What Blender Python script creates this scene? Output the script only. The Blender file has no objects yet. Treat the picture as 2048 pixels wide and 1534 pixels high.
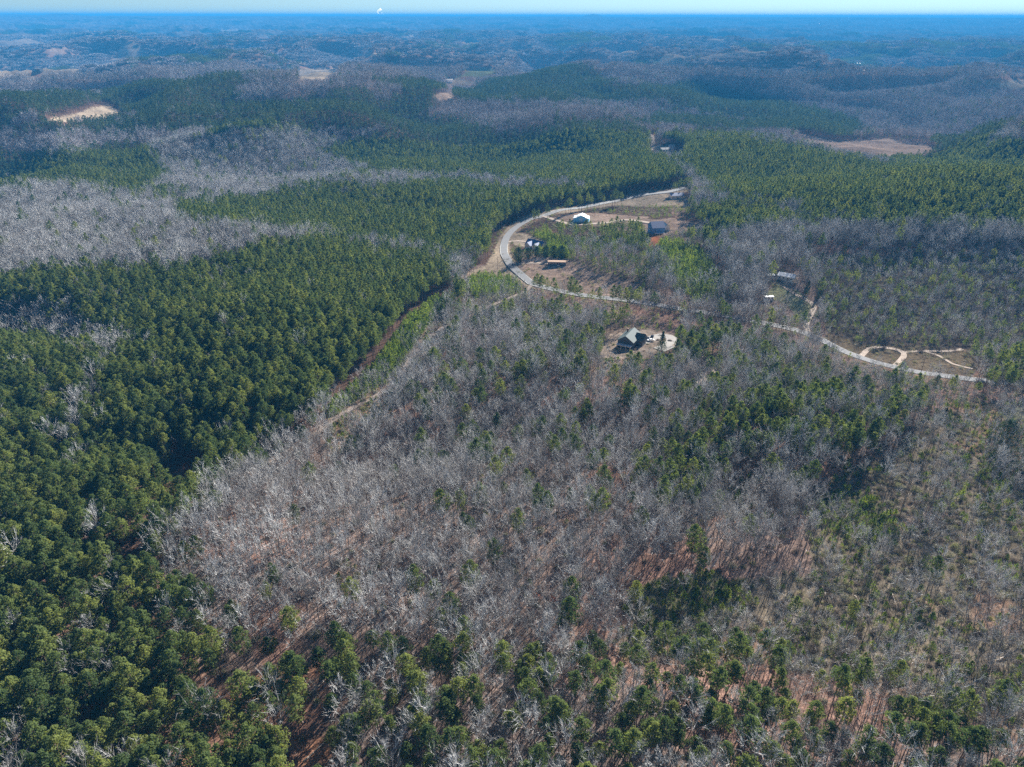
import bpy, math, random
import numpy as np
from mathutils import Matrix, Vector, Euler

# ------------------------------------------------------------------ camera, sky, sun, exposure
S = bpy.context.scene
COL = S.collection
CAM_Z = 180.0
F_PX, CX, CY = 1420.0, 1024.0, 767.0          # focal length and centre of the 2048 px wide frame
PITCH = math.radians(27.38)                    # camera looks this far below the horizon
ROLL = math.radians(0.10)
cam_d = bpy.data.cameras.new("camera"); cam = bpy.data.objects.new("camera", cam_d); COL.objects.link(cam)
cam_d.sensor_width = 36.0; cam_d.lens = F_PX / 2048 * 36.0
cam_d.clip_start = 1.0; cam_d.clip_end = 200000.0
Mcam = Matrix.Rotation(math.pi / 2 - PITCH, 3, 'X') @ Matrix.Rotation(ROLL, 3, 'Z')
cam.rotation_euler = Mcam.to_euler(); cam.location = (0, 0, CAM_Z)
S.camera = cam

SUN_AZ, SUN_EL = math.radians(34.0), math.radians(30.0)
W = bpy.data.worlds.new("World"); S.world = W; W.use_nodes = True
nt = W.node_tree; nt.nodes.clear()
sky = nt.nodes.new("ShaderNodeTexSky"); sky.sky_type = 'NISHITA'; sky.sun_disc = False
sky.sun_elevation = SUN_EL; sky.sun_rotation = SUN_AZ
sky.altitude = 1500; sky.air_density = 0.8; sky.dust_density = 0.1; sky.ozone_density = 3.0
bgn = nt.nodes.new("ShaderNodeBackground"); bgn.inputs[1].default_value = 0.05   # 0.05 is the low end of a clear winter sky
out = nt.nodes.new("ShaderNodeOutputWorld")
tn = nt.nodes.new('ShaderNodeMix'); tn.data_type = 'RGBA'; tn.blend_type = 'MULTIPLY'; tn.inputs[0].default_value = 1.0; tn.inputs[7].default_value = (.52, .64, .72, 1)
nt.links.new(sky.outputs[0], tn.inputs[6]); nt.links.new(tn.outputs[2], bgn.inputs[0]); nt.links.new(bgn.outputs[0], out.inputs[0])
sd = bpy.data.lights.new("sun", 'SUN'); sun = bpy.data.objects.new("sun", sd); COL.objects.link(sun)
sd.energy = 5.0; sd.angle = math.radians(0.55); sd.color = (1.0, 0.96, 0.91)
sdir = Vector((math.sin(SUN_AZ) * math.cos(SUN_EL), math.cos(SUN_AZ) * math.cos(SUN_EL), math.sin(SUN_EL)))
sun.rotation_euler = sdir.to_track_quat('Z', 'Y').to_euler(); sun.location = (200, 300, 400)
vs = S.view_settings; vs.view_transform = 'Standard'; vs.look = 'None'; vs.exposure = 1.62; vs.gamma = 1.0
S.cycles.max_bounces = 5; S.cycles.diffuse_bounces = 2; S.cycles.glossy_bounces = 1
S.cycles.transmission_bounces = 3; S.cycles.volume_bounces = 0; S.cycles.transparent_max_bounces = 4
S.cycles.use_denoising = False
S.cycles.use_adaptive_sampling = False
HAZE_DENSITY, HAZE_COLOR = 1.15e-4, (0.05, 0.35, 0.74)
HZT = 216.0                                    # top of the haze

rng = np.random.default_rng(11)
random.seed(11)

# ------------------------------------------------------------------ noise, terrain
def _hash(ix, iy, seed):
    n = (ix.astype(np.int64) * 374761393 + iy.astype(np.int64) * 668265263 + seed * 974634777) & 0xffffffff
    n = ((n ^ (n >> 13)) * 1274126177) & 0xffffffff
    n = n ^ (n >> 16)
    return (n & 0xffffff).astype(np.float64) / 0xffffff
def vnoise(x, y, scale, seed=0):
    x = np.asarray(x, float) / scale; y = np.asarray(y, float) / scale
    ix = np.floor(x); iy = np.floor(y); fx = x - ix; fy = y - iy
    fx = fx * fx * fx * (fx * (fx * 6 - 15) + 10); fy = fy * fy * fy * (fy * (fy * 6 - 15) + 10)
    a = _hash(ix, iy, seed); b = _hash(ix + 1, iy, seed); c = _hash(ix, iy + 1, seed); d = _hash(ix + 1, iy + 1, seed)
    return (a + (b - a) * fx) * (1 - fy) + (c + (d - c) * fx) * fy
def fbm(x, y, scale, seed=0, octs=4, gain=0.5):
    s = 0; amp = 1; tot = 0
    for k in range(octs):
        ca, sa = math.cos(0.6 * k + seed), math.sin(0.6 * k + seed)
        xx = x * ca - y * sa; yy = x * sa + y * ca
        s = s + amp * vnoise(xx, yy, scale / 2.03 ** k, seed + 17 * k); tot += amp; amp *= gain
    return s / tot
def sstep(a, b, v):
    t = np.clip((v - a) / (b - a), 0, 1); return t * t * (3 - 2 * t)
def gauss(x, y, cx, cy, rx, ry, ang=0.0):
    ca, sa = math.cos(ang), math.sin(ang); dx = x - cx; dy = y - cy
    u = (dx * ca + dy * sa) / rx; v = (-dx * sa + dy * ca) / ry
    return np.exp(-(u * u + v * v))
def height(x, y):
    x = np.asarray(x, float); y = np.asarray(y, float)
    d = np.hypot(x, y)
    n1 = fbm(x + 300, y, 900, 3, 3) - 0.5
    wx = (fbm(x, y, 500, 71, 2) - 0.5) * 260; wy = (fbm(x, y, 500, 72, 2) - 0.5) * 260
    rid = 1 - np.minimum(np.abs(2 * fbm(x + wx, y + wy, 620, 5, 3, 0.42) - 1) * 3.0, 1.15)     # sharp crests, wide hollows
    n2 = fbm(x, y, 230, 9, 3) - 0.5
    a_far = sstep(600, 1700, d)
    h = n1 * (18 + 60 * a_far) + n2 * (22 + 22 * a_far) + (fbm(x, y, 85, 12, 2) - .5) * 7 * (1 - sstep(1200, 3000, d))
    h = h + (rid - 0.55) * (9 + 58 * a_far + 22 * sstep(2200, 4000, d))
    far = sstep(5000, 20000, d)
    h = h * (1 - 0.5 * far) + (fbm(x, y, 5200, 21, 3) - 0.5) * 90 * far
    # named landforms
    h = h + 26 * gauss(x, y, -420, 1480, 620, 190, 0.12)         # long pine ridge beyond the plantation
    h = h + 24 * gauss(x, y, 250, 1900, 520, 150, 0.05)          # pine ridge in the middle distance
    h = h + 26 * gauss(x, y, 900, 1080, 230, 200, 0.4)           # hill at the right edge
    h = h + 26 * gauss(x, y, 430, 690, 150, 110, 0.2)            # brushy hillside above the road
    h = h - 13 * gauss(x, y, -60, 262, 75, 26, 0.5)              # bare hollow in the foreground wood
    h = h - 15 * gauss(x, y, -330, 430, 110, 26, -0.5)           # ravine in the plantation
    h = h - 10 * gauss(x, y, -150, 262, 40, 16, 0.3)
    h = h + 8 * gauss(x, y, -260, 560, 170, 80, -0.1)
    h = h - 16 * gauss(x, y, -420, 1010, 300, 110, 0.05)
    # distant mountains
    pl = sstep(8000, 16000, d); h = h * (1 - .85 * pl) + 148 * pl          # the land rises to a far upland
    for mx, my, rx, top in ((-9030, 16000, 330, 50), (-10100, 16200, 420, 40), (1650, 16500, 150, 48), (1500, 16600, 700, 9), (4200, 16500, 900, 5)):
        h = h + top * gauss(x, y, mx, my, rx, 500)
    return h
_h0 = 0.0

Rc = np.array(Mcam)                             # columns: camera axes in the world
def proj(x, y, z):
    P = np.stack([np.asarray(x, float) + 0 * np.asarray(z, float), np.asarray(y, float) + 0 * np.asarray(z, float), np.asarray(z, float) - CAM_Z], -1)
    c = P @ Rc
    w = np.minimum(c[..., 2], -1e-3)
    px = CX + F_PX * c[..., 0] / -w; py = CY - F_PX * c[..., 1] / -w
    bad = c[..., 2] > -1
    return np.where(bad, -9999, px), np.where(bad, -9999, py)
def ray(px, py):
    d = Rc @ np.array([(px - CX) / F_PX, -(py - CY) / F_PX, -1.0]); return d / np.linalg.norm(d)
def at(px, py, lift=0.0):
    """The place on the ground (plus lift) that the pixel of the photograph looks at."""
    d = ray(px, py); t = 60.0
    ts = [60.0]
    while ts[-1] < 60000: ts.append(ts[-1] * 1.01 + 0.5)
    ts = np.array(ts)
    g = CAM_Z + d[2] * ts - height(d[0] * ts, d[1] * ts) - lift
    k = int(np.argmax(g < 0)) if (g < 0).any() else len(ts) - 1
    a, b = ts[max(k - 1, 0)], ts[k]
    for _ in range(30):
        m = (a + b) / 2
        if CAM_Z + d[2] * m - float(height(d[0] * m, d[1] * m)) - lift > 0: a = m
        else: b = m
    return np.array([d[0] * a, d[1] * a, float(height(d[0] * a, d[1] * a))])
def inpoly(px, py, poly, wob=0.0):
    if wob:
        pa = np.array(poly, float)
        m = (px > pa[:, 0].min() - 20) & (px < pa[:, 0].max() + 20) & (py > pa[:, 1].min() - 20) & (py < pa[:, 1].max() + 20)
        r = np.zeros(np.shape(px), bool)
        if not m.any(): return r
        a, b = px[m], py[m]
        r[m] = inpoly(a + (vnoise(a, b, 14, 5) - 0.5) * wob, b + (vnoise(a, b, 14, 6) - 0.5) * wob * .7, poly); return r
    if 0:
        px = px + (vnoise(px, py, 14, 5) - 0.5) * wob; py = py + (vnoise(px, py, 14, 6) - 0.5) * wob * 0.7
    r = np.zeros(np.shape(px), bool)
    pa = np.array(poly, float); m = (px > pa[:, 0].min()) & (px < pa[:, 0].max()) & (py > pa[:, 1].min()) & (py < pa[:, 1].max())
    if m.all() or not m.any(): return _inpoly(px, py, poly) if m.any() else r
    r[m] = _inpoly(px[m], py[m], poly); return r
def _inpoly(px, py, poly):
    r = np.zeros(np.shape(px), bool); n = len(poly)
    for i in range(n):
        x1, y1 = poly[i]; x2, y2 = poly[(i + 1) % n]
        if y1 == y2: continue
        c = ((y1 > py) != (y2 > py)) & (px < (x2 - x1) * (py - y1) / (y2 - y1) + x1)
        r ^= c
    return r
def polydist(x, y, pts, reach=80.0):
    d = np.full(np.shape(x), 1e9); pa = np.array(pts, float)
    m = (x > pa[:, 0].min() - reach) & (x < pa[:, 0].max() + reach) & (y > pa[:, 1].min() - reach) & (y < pa[:, 1].max() + reach)
    if not m.any(): return d
    d[m] = _polydist(x[m], y[m], pts); return d
def _polydist(x, y, pts):
    d = np.full(np.shape(x), 1e9)
    for (x1, y1), (x2, y2) in zip(pts[:-1], pts[1:]):
        vx, vy = x2 - x1, y2 - y1; L = vx * vx + vy * vy + 1e-9
        t = np.clip(((x - x1) * vx + (y - y1) * vy) / L, 0, 1)
        d = np.minimum(d, np.hypot(x - x1 - t * vx, y - y1 - t * vy))
    return d
def smooth_line(pts, step):
    """Catmull-Rom through the points, resampled about every step metres."""
    P = [np.array(p, float) for p in pts]; P = [2 * P[0] - P[1]] + P + [2 * P[-1] - P[-2]]
    o = []
    for i in range(1, len(P) - 2):
        n = max(2, int(np.linalg.norm(P[i + 1] - P[i]) / step))
        for k in range(n):
            t = k / n
            o.append(0.5 * (2 * P[i] + (P[i + 1] - P[i - 1]) * t + (2 * P[i - 1] - 5 * P[i] + 4 * P[i + 1] - P[i + 2]) * t * t
                            + (3 * P[i] - P[i - 1] - 3 * P[i + 1] + P[i + 2]) * t ** 3))
    o.append(P[-2]); return np.array(o)

# ------------------------------------------------------------------ what stands where (outlines in photo pixels, carried to the land)
# cover codes: 0 open, 1 pine plantation, 2 bare wood, 3 mixed wood, 4 young pines, 5 brushy cut-over, 6 open pine grove,
#              7 loose pine wood, 8 dense mixed, 9 low evergreens on the dark hillside
COVER = [
 (3, [(-400, 700), (700, 560), (1200, 560), (2500, 520), (2500, 1700), (-400, 1700)]),
 (2, [(-200, 420), (250, 420), (560, 470), (560, 500), (400, 516), (140, 536), (-200, 600)]),
 (2, [(420, 385), (700, 350), (900, 345), (1100, 330), (1180, 350), (1180, 374), (1000, 372), (760, 372), (640, 368), (480, 396)]),
 (1, [(-500, 600), (110, 538), (300, 528), (390, 526), (480, 503), (540, 478), (640, 476), (820, 498), (905, 525), (892, 560), (835, 610), (792, 655),
      (735, 720), (650, 790), (580, 835), (505, 900), (430, 970), (360, 1018), (300, 1075), (330, 1145), (345, 1200), (370, 1250), (420, 1300), (-500, 1300)]),
 (7, [(-500, 1110), (250, 1060), (310, 1100), (345, 1200), (400, 1290), (560, 1275), (690, 1275), (680, 1340), (600, 1400), (660, 1460), (700, 1700), (-500, 1700)]),
 (3, [(-100, 620), (60, 602), (130, 600), (190, 645), (270, 664), (262, 684), (205, 730), (214, 760), (172, 822), (136, 845), (130, 820), (178, 765), (190, 725), (90, 672), (-100, 650)]),
 (2, [(100, 870), (170, 820), (175, 850), (130, 880)]),
 (1, [(350, 410), (480, 396), (640, 370), (760, 372), (900, 358), (1010, 372), (1180, 377), (1215, 400), (1150, 408), (1060, 425), (1012, 450), (1000, 490),
      (985, 500), (900, 510), (830, 490), (600, 462), (430, 446), (360, 436)]),
 (1, [(-100, 300), (100, 308), (220, 290), (300, 295), (330, 350), (290, 388), (180, 366), (60, 366), (-100, 390)]),
 (1, [(60, 248), (250, 243), (450, 205), (700, 195), (830, 213), (845, 245), (700, 262), (560, 256), (400, 262), (200, 268), (60, 262)]),
 (1, [(820, 250), (900, 235), (1000, 268), (1110, 248), (1300, 262), (1310, 300), (1370, 345), (1385, 372), (1250, 385), (1130, 362), (1010, 362), (920, 343),
      (850, 350), (700, 328), (640, 300), (720, 270)]),
 (2, [(-100, 262), (420, 268), (330, 300), (220, 290), (100, 308), (-100, 300)]),
 (2, [(40, 268), (420, 262), (560, 300), (330, 330), (300, 290), (180, 285)]),
 (2, [(870, 200), (1010, 205), (1150, 206), (1330, 206), (1300, 240), (1100, 236), (1000, 250), (900, 232), (840, 240)]),
 (2, [(560, 262), (720, 262), (640, 290), (560, 300), (400, 290), (420, 268)]),
 (2, [(330, 300), (640, 300), (700, 330), (640, 360), (420, 385), (330, 360)]),
 (1, [(1330, 268), (1390, 262), (1500, 268), (1590, 290), (1690, 312), (1780, 328), (1880, 318), (1950, 288), (2300, 250), (2300, 440), (2048, 440), (1780, 446),
      (1640, 440), (1560, 400), (1450, 388), (1400, 350), (1360, 330)]),
 (1, [(940, 198), (1000, 178), (1200, 174), (1400, 164), (1480, 175), (1560, 200), (1700, 233), (1750, 262), (1640, 268), (1480, 243), (1400, 228), (1330, 204), (1150, 204), (1000, 200)]),
 (8, [(1050, 600), (1060, 575), (1180, 598), (1300, 618), (1350, 650), (1225, 650), (1200, 715), (1130, 760), (1080, 720), (960, 705), (890, 672), (960, 640)]),
 (10, [(1060, 452), (1180, 462), (1290, 470), (1330, 560), (1290, 575), (1190, 550), (1120, 520), (1070, 480)]),
 (10, [(1190, 424), (1300, 420), (1440, 430), (1440, 470), (1330, 452), (1280, 436), (1200, 432)]),
 (4, [(1290, 470), (1330, 452), (1400, 468), (1450, 528), (1460, 562), (1400, 572), (1345, 545), (1325, 505)]),
 (4, [(1050, 446), (1090, 440), (1140, 455), (1280, 450), (1300, 470), (1250, 462), (1160, 464), (1130, 500), (1090, 490)]),
 (2, [(1440, 460), (1560, 440), (1660, 450), (2300, 455), (2300, 520), (1640, 560), (1560, 640), (1400, 620), (1330, 580), (1460, 575), (1455, 530)]),
 (9, [(1600, 480), (1740, 480), (2300, 470), (2300, 690), (1900, 700), (1800, 690), (1680, 640), (1640, 600), (1640, 540)]),
 (8, [(1510, 650), (1600, 660), (1660, 690), (1640, 760), (1560, 800), (1420, 770), (1440, 700)]),
 (2, [(700, 740), (800, 700), (950, 720), (1060, 760), (1020, 830), (900, 860), (1050, 1010), (1300, 1000), (1620, 985), (1620, 1080), (1500, 1110),
      (1250, 1195), (1230, 1260), (960, 1290), (720, 1290), (640, 1240), (480, 1210), (360, 1140), (440, 1000), (560, 900), (650, 830)]),
 (3, [(900, 690), (1220, 720), (1420, 760), (1500, 860), (1400, 950), (1200, 930), (1000, 930), (860, 820)]),
 (3, [(480, 1130), (640, 1080), (760, 1160), (640, 1250), (480, 1230)]),
 (5, [(1620, 960), (1660, 900), (1800, 860), (1850, 800), (1920, 760), (2300, 780), (2300, 1180), (1900, 1150), (1750, 1115), (1640, 1085)]),
 (5, [(1240, 1200), (1330, 1140), (1420, 1110), (1600, 1090), (2048, 1150), (2300, 1200), (2300, 1420), (2048, 1400), (1700, 1300), (1500, 1265), (1250, 1265)]),
 (5, [(1400, 975), (1500, 905), (1600, 880), (1650, 905), (1600, 985), (1500, 990)]),
 (8, [(1560, 880), (1660, 870), (1640, 940), (1560, 975), (1500, 960)]),
 (6, [(920, 1290), (1240, 1262), (1500, 1275), (1700, 1310), (1800, 1400), (2300, 1480), (2300, 1750), (640, 1750), (700, 1400), (800, 1340)]),
]
# young pine ground: pixel outlines on the ground itself
YOUNG = [
 [(915, 588), (905, 608), (868, 640), (835, 680), (800, 730), (755, 775), (700, 808), (655, 838), (640, 830), (690, 785), (745, 735), (775, 690), (815, 640), (850, 610), (885, 590)],
 [(925, 575), (945, 555), (990, 548), (1030, 562), (1048, 578), (1010, 588), (950, 596)],
 [(1630, 985), (1700, 980), (1760, 1010), (1800, 1060), (1790, 1100), (1700, 1090), (1640, 1040)],
 [(1240, 1215), (1300, 1160), (1440, 1140), (1480, 1200), (1440, 1290), (1300, 1280)],
]
# bare ground: pixel outline, colour name, wood-clearance height
OPEN = [
 ([(985, 505), (1000, 470), (1020, 448), (1060, 430), (1150, 412), (1250, 398), (1340, 383), (1368, 374), (1376, 382), (1340, 392), (1380, 400), (1385, 412), (1300, 414),
   (1230, 410), (1150, 424), (1070, 434), (1035, 455), (1018, 490), (1030, 530), (1060, 560), (1055, 572), (1020, 552), (950, 550), (930, 546), (970, 530)], 'tan', 14),
 ([(1030, 462), (1060, 470), (1100, 488), (1090, 500), (1030, 492), (1018, 478)], 'tan', 8),
 ([(1035, 522), (1080, 512), (1140, 520), (1190, 548), (1280, 570), (1290, 590), (1225, 596), (1160, 585), (1070, 565)], 'tanred', 9),
 ([(1200, 692), (1222, 668), (1290, 660), (1345, 668), (1358, 690), (1325, 706), (1280, 716), (1205, 718)], 'yard', 17),
 ([(1105, 436), (1150, 425), (1200, 426), (1300, 434), (1290, 442), (1200, 452), (1140, 450)], 'tanred', 12),
 ([(1285, 440), (1340, 436), (1400, 446), (1390, 458), (1330, 472), (1290, 466)], 'tanred', 12),
 ([(1298, 460), (1325, 465), (1318, 478), (1322, 496), (1296, 494), (1302, 478)], 'clay', 10),
 ([(1655, 665), (1720, 688), (1850, 694), (1925, 700), (1960, 735), (1940, 752), (1870, 745), (1790, 735), (1700, 715), (1640, 690)], 'grassred', 14),
 ([(1525, 592), (1560, 565), (1600, 585), (1632, 612), (1622, 640), (1592, 632), (1575, 610)], 'grass', 12),
 ([(1535, 548), (1590, 546), (1600, 566), (1560, 572)], 'yard', 12),
 ([(1998, 815), (2120, 808), (2120, 838), (2008, 842)], 'grass', 10),
 ([(600, 1500), (640, 1472), (672, 1476), (668, 1600), (580, 1600)], 'clayp', 3),
 ([(385, 1445), (415, 1400), (480, 1365), (560, 1336), (640, 1325), (700, 1320), (640, 1350), (560, 1375), (470, 1425), (430, 1450)], 'clayp', 2),
 ([(225, 1150), (260, 1128), (300, 1120), (280, 1150)], 'clayp', 8),
 ([(300, 985), (370, 925), (420, 940), (380, 985)], 'litter', 6),
 ([(1590, 266), (1680, 284), (1780, 276), (1880, 296), (1850, 308), (1740, 314), (1640, 296), (1600, 286)], 'tanred', 14),
 ([(70, 243), (150, 228), (190, 213), (215, 210), (252, 226), (230, 233), (150, 243)], 'tan', 12),
 ([(1296, 302), (1300, 290), (1340, 291), (1375, 300), (1365, 308), (1315, 306)], 'tan', 13),
 ([(592, 138), (660, 136), (700, 142), (660, 148), (650, 160), (600, 158)], 'tan', 20),
 ([(915, 152), (945, 138), (985, 136), (1000, 146), (960, 154)], 'green', 20),
 ([(890, 160), (920, 158), (965, 166), (930, 170), (895, 170)], 'tan', 20),
 ([(862, 190), (900, 184), (920, 196), (880, 200)], 'tanred', 20),
 ([(722, 107), (757, 105), (757, 114), (728, 115)], 'tan', 20),
 ([(795, 73), (832, 70), (832, 75), (800, 77)], 'tan', 20),
 ([(155, 47), (190, 44), (200, 48), (170, 50)], 'tan', 20), ([(440, 60), (475, 59), (478, 63), (445, 64)], 'tan', 20),
 ([(510, 69), (545, 71), (540, 75), (515, 73)], 'tan', 20), ([(85, 100), (135, 98), (130, 104), (95, 104)], 'tanred', 20),
 ([(60, 146), (82, 140), (80, 150), (60, 154)], 'clayp', 20), ([(1185, 122), (1225, 118), (1225, 124), (1195, 127)], 'clayp', 20),
 ([(1040, 110), (1082, 107), (1080, 112), (1045, 113)], 'tan', 20), ([(1940, 166), (1990, 162), (2100, 158), (2100, 176), (2020, 178), (1985, 172)], 'tan', 20),
 ([(1740, 158), (1785, 162), (1780, 167), (1745, 164)], 'tan', 20), ([(1980, 147), (2020, 146), (2015, 151), (1990, 151)], 'tanred', 20),
 ([(765, 46), (785, 47), (780, 49), (768, 49)], 'tan', 20), ([(912, 81), (935, 80), (932, 84), (915, 84)], 'tanred', 20),
]
GCOL = {'tan': (.48, .375, .26), 'tanred': (.47, .33, .235), 'yard': (.42, .33, .25), 'clayp': (.47, .25, .15), 'clay': (.52, .20, .09),
        'grassred': (.24, .18, .11), 'grass': (.30, .29, .15), 'green': (.26, .27, .14), 'litter': (.30, .155, .10)}
# roads: pixel line, width in metres, material, tree clearance in metres, (lifted line: crowns must not cover it, in pixels)
ROADS = [
 ('paved_road', [(1064, 568), (1040, 548), (1020, 528), (1008, 505), (1012, 478), (1030, 457), (1060, 439), (1090, 431), (1150, 417), (1250, 398), (1330, 385), (1370, 376)], 7.0, 'asphalt', 18, 9),
 ('paved_road', [(1064, 568), (1050, 583), (1000, 604), (940, 632), (880, 660), (835, 700), (790, 765), (700, 820), (620, 880), (560, 912), (500, 942), (440, 985), (380, 1028), (310, 1082), (262, 1125), (215, 1155)], 3.0, 'lane', 0, 0),
 ('paved_road', [(1064, 568), (1110, 580), (1190, 594), (1290, 606), (1360, 618), (1440, 630), (1520, 645), (1590, 660), (1640, 678)], 6.5, 'asphalt', 12, 7),
 ('paved_road', [(1640, 678), (1700, 708), (1760, 728), (1830, 744), (1900, 754), (2000, 764), (2100, 772)], 6.5, 'asphalt', 8, 7),
 ('dirt_drive', [(1722, 713), (1738, 698), (1760, 695), (1790, 699), (1808, 708), (1802, 720), (1788, 734)], 3.4, 'gravel', 5, 4),
 ('dirt_drive', [(1806, 705), (1850, 702), (1890, 703), (1925, 699)], 2.6, 'gravel', 5, 3),
 ('dirt_drive', [(1850, 703), (1880, 713), (1905, 728), (1945, 738)], 2.0, 'gravel', 4, 2),
 ('gravel_drive', [(1085, 432), (1110, 440), (1140, 448), (1165, 449), (1210, 446), (1250, 440), (1300, 446)], 5.0, 'gravel', 5, 4),
 ('gravel_drive', [(1015, 484), (1035, 482), (1052, 484), (1062, 488)], 4.0, 'gravel', 4, 3),
 ('gravel_drive', [(1035, 528), (1060, 526), (1090, 527), (1110, 529)], 3.6, 'gravel', 4, 3),
 ('gravel_drive', [(1284, 686), (1300, 679), (1325, 672), (1345, 678), (1340, 690), (1318, 700)], 8.0, 'concrete', 5, 4),
 ('gravel_drive', [(1568, 573), (1590, 588), (1612, 600), (1628, 612), (1620, 632), (1612, 652), (1620, 668)], 3.6, 'gravel', 4, 3),
 ('gravel_drive', [(1398, 768), (1424, 745), (1418, 720), (1390, 706), (1345, 690)], 4.0, 'gravel', 4, 2),
 ('gravel_drive', [(1303, 300), (1306, 288), (1303, 270)], 5.0, 'gravel', 5, 3),
 ('dirt_drive', [(1845, 500), (1890, 495), (1930, 500)], 1.7, 'gravel', 2, 0),
]
for r in range(len(ROADS)):
    nm, px, w, mt, cl, cp = ROADS[r]
    wp = [at(a, b)[:2] for a, b in px]
    ROADS[r] = (nm, px, w, mt, cl, cp, smooth_line(wp, 5.0))

def cover_at(x, y, shade=False, dither=0.0):
    """cover code, ground colour index and openness for world points"""
    gz = height(x, y)
    d = np.hypot(x, y)
    pxc, pyc = proj(x, y, gz + 13)
    px0, py0 = proj(x, y, gz)
    if dither:
        js = dither * (0.35 + 2.2 * fbm(x, y, 90, 41, 2) ** 2)
        pxc = pxc + rng.normal(0, 1, np.shape(x)) * js; pyc = pyc + rng.normal(0, 1, np.shape(x)) * js * .6
    n = fbm(x, y, 420, 33, 4); n2 = fbm(x, y, 150, 34, 3)
    tf = 0.075 * sstep(1500, 2600, d)
    code = np.where(n + (n2 - .5) * .3 > 0.585 + tf, 1, np.where(n + (n2 - .5) * .5 > 0.54 + tf, 3, 2))
    code = np.where((fbm(x, y, 330, 81, 3) > .70) & (d > 2500), 0, code)
    inv = (pyc > -50) & (pyc < 3000)
    for c, poly in COVER:
        m = inpoly(pxc, pyc, poly, 16) & inv
        code = np.where(m, c, code)
    pxt, pyt = proj(x, y, gz + 17)
    for ip, poly in enumerate(YOUNG):
        code = np.where(inpoly(px0, py0, poly, 6), 12 if ip < 2 else 4, code)
        for hh in (7, 12, 17, 22):
            a, b = proj(x, y, gz + hh); code = np.where(inpoly(a, b, poly, 3) & np.isin(code, (1, 2, 3, 8)) & (pyc < 900), 5, code)
    HT = np.where(d > 1300, 27.0, 18.0)
    for c, hh in ((4, 4.5), (12, 4.5), (5, 4.0), (9, 10.0), (10, 10.5)): HT[code == c] = hh
    pxt, pyt = proj(x, y, gz + HT); pxc, pyc = proj(x, y, gz + HT * .7)
    opn = np.full(np.shape(x), -1)
    blow = np.zeros(np.shape(x), bool)
    block = np.zeros(np.shape(x), bool)
    for k, (poly, cn, ch) in enumerate(OPEN):
        m = inpoly(px0, py0, poly, 4)
        opn = np.where(m, k, opn); block |= m; blow |= m
        if not shade and d.min() < 6000:
            a, b = proj(x, y, gz + np.minimum(ch, HT * .9))
            block |= inpoly(a, b, poly, 3)
            a, b = proj(x, y, gz + np.minimum(ch, HT * .9) * .5)
            block |= inpoly(a, b, poly, 3)
    near = d < 1500
    if near.any() and not shade:
        for nm, px, w, mt, cl, cp, wl in ROADS:
            if np.hypot(*wl[0]) > 2500: continue
            dd = polydist(x, y, [tuple(p) for p in wl[::3]] + [tuple(wl[-1])])
            block |= dd < cl * .5 + w * .5; blow |= dd < w * .5 + min(cl, 3) * .5
            if cp:
                block |= (polydist(pxt, pyt, px) < cp) & (dd < 60)
                block |= (polydist(pxc, pyc - 0, px) < cp) & (dd < 60)
    return code, opn, block, gz, blow

# ------------------------------------------------------------------ mesh helpers
def mesh_np(name, verts, faces_flat, loop_tot, mats=(), mat_idx=None, smooth=False):
    me = bpy.data.meshes.new(name)
    verts = np.asarray(verts, np.float32); nv = len(verts)
    loop_tot = np.asarray(loop_tot, np.int32); nf = len(loop_tot)
    me.vertices.add(nv); me.vertices.foreach_set("co", verts.ravel())
    me.loops.add(len(faces_flat)); me.loops.foreach_set("vertex_index", np.asarray(faces_flat, np.int32))
    me.polygons.add(nf)
    st = np.zeros(nf, np.int32); st[1:] = np.cumsum(loop_tot)[:-1]
    me.polygons.foreach_set("loop_start", st); me.polygons.foreach_set("loop_total", loop_tot)
    for m in mats: me.materials.append(m)
    if mat_idx is not None: me.polygons.foreach_set("material_index", np.asarray(mat_idx, np.int32))
    me.polygons.foreach_set("use_smooth", np.full(nf, bool(smooth)))
    me.update(calc_edges=True)
    return me
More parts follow.
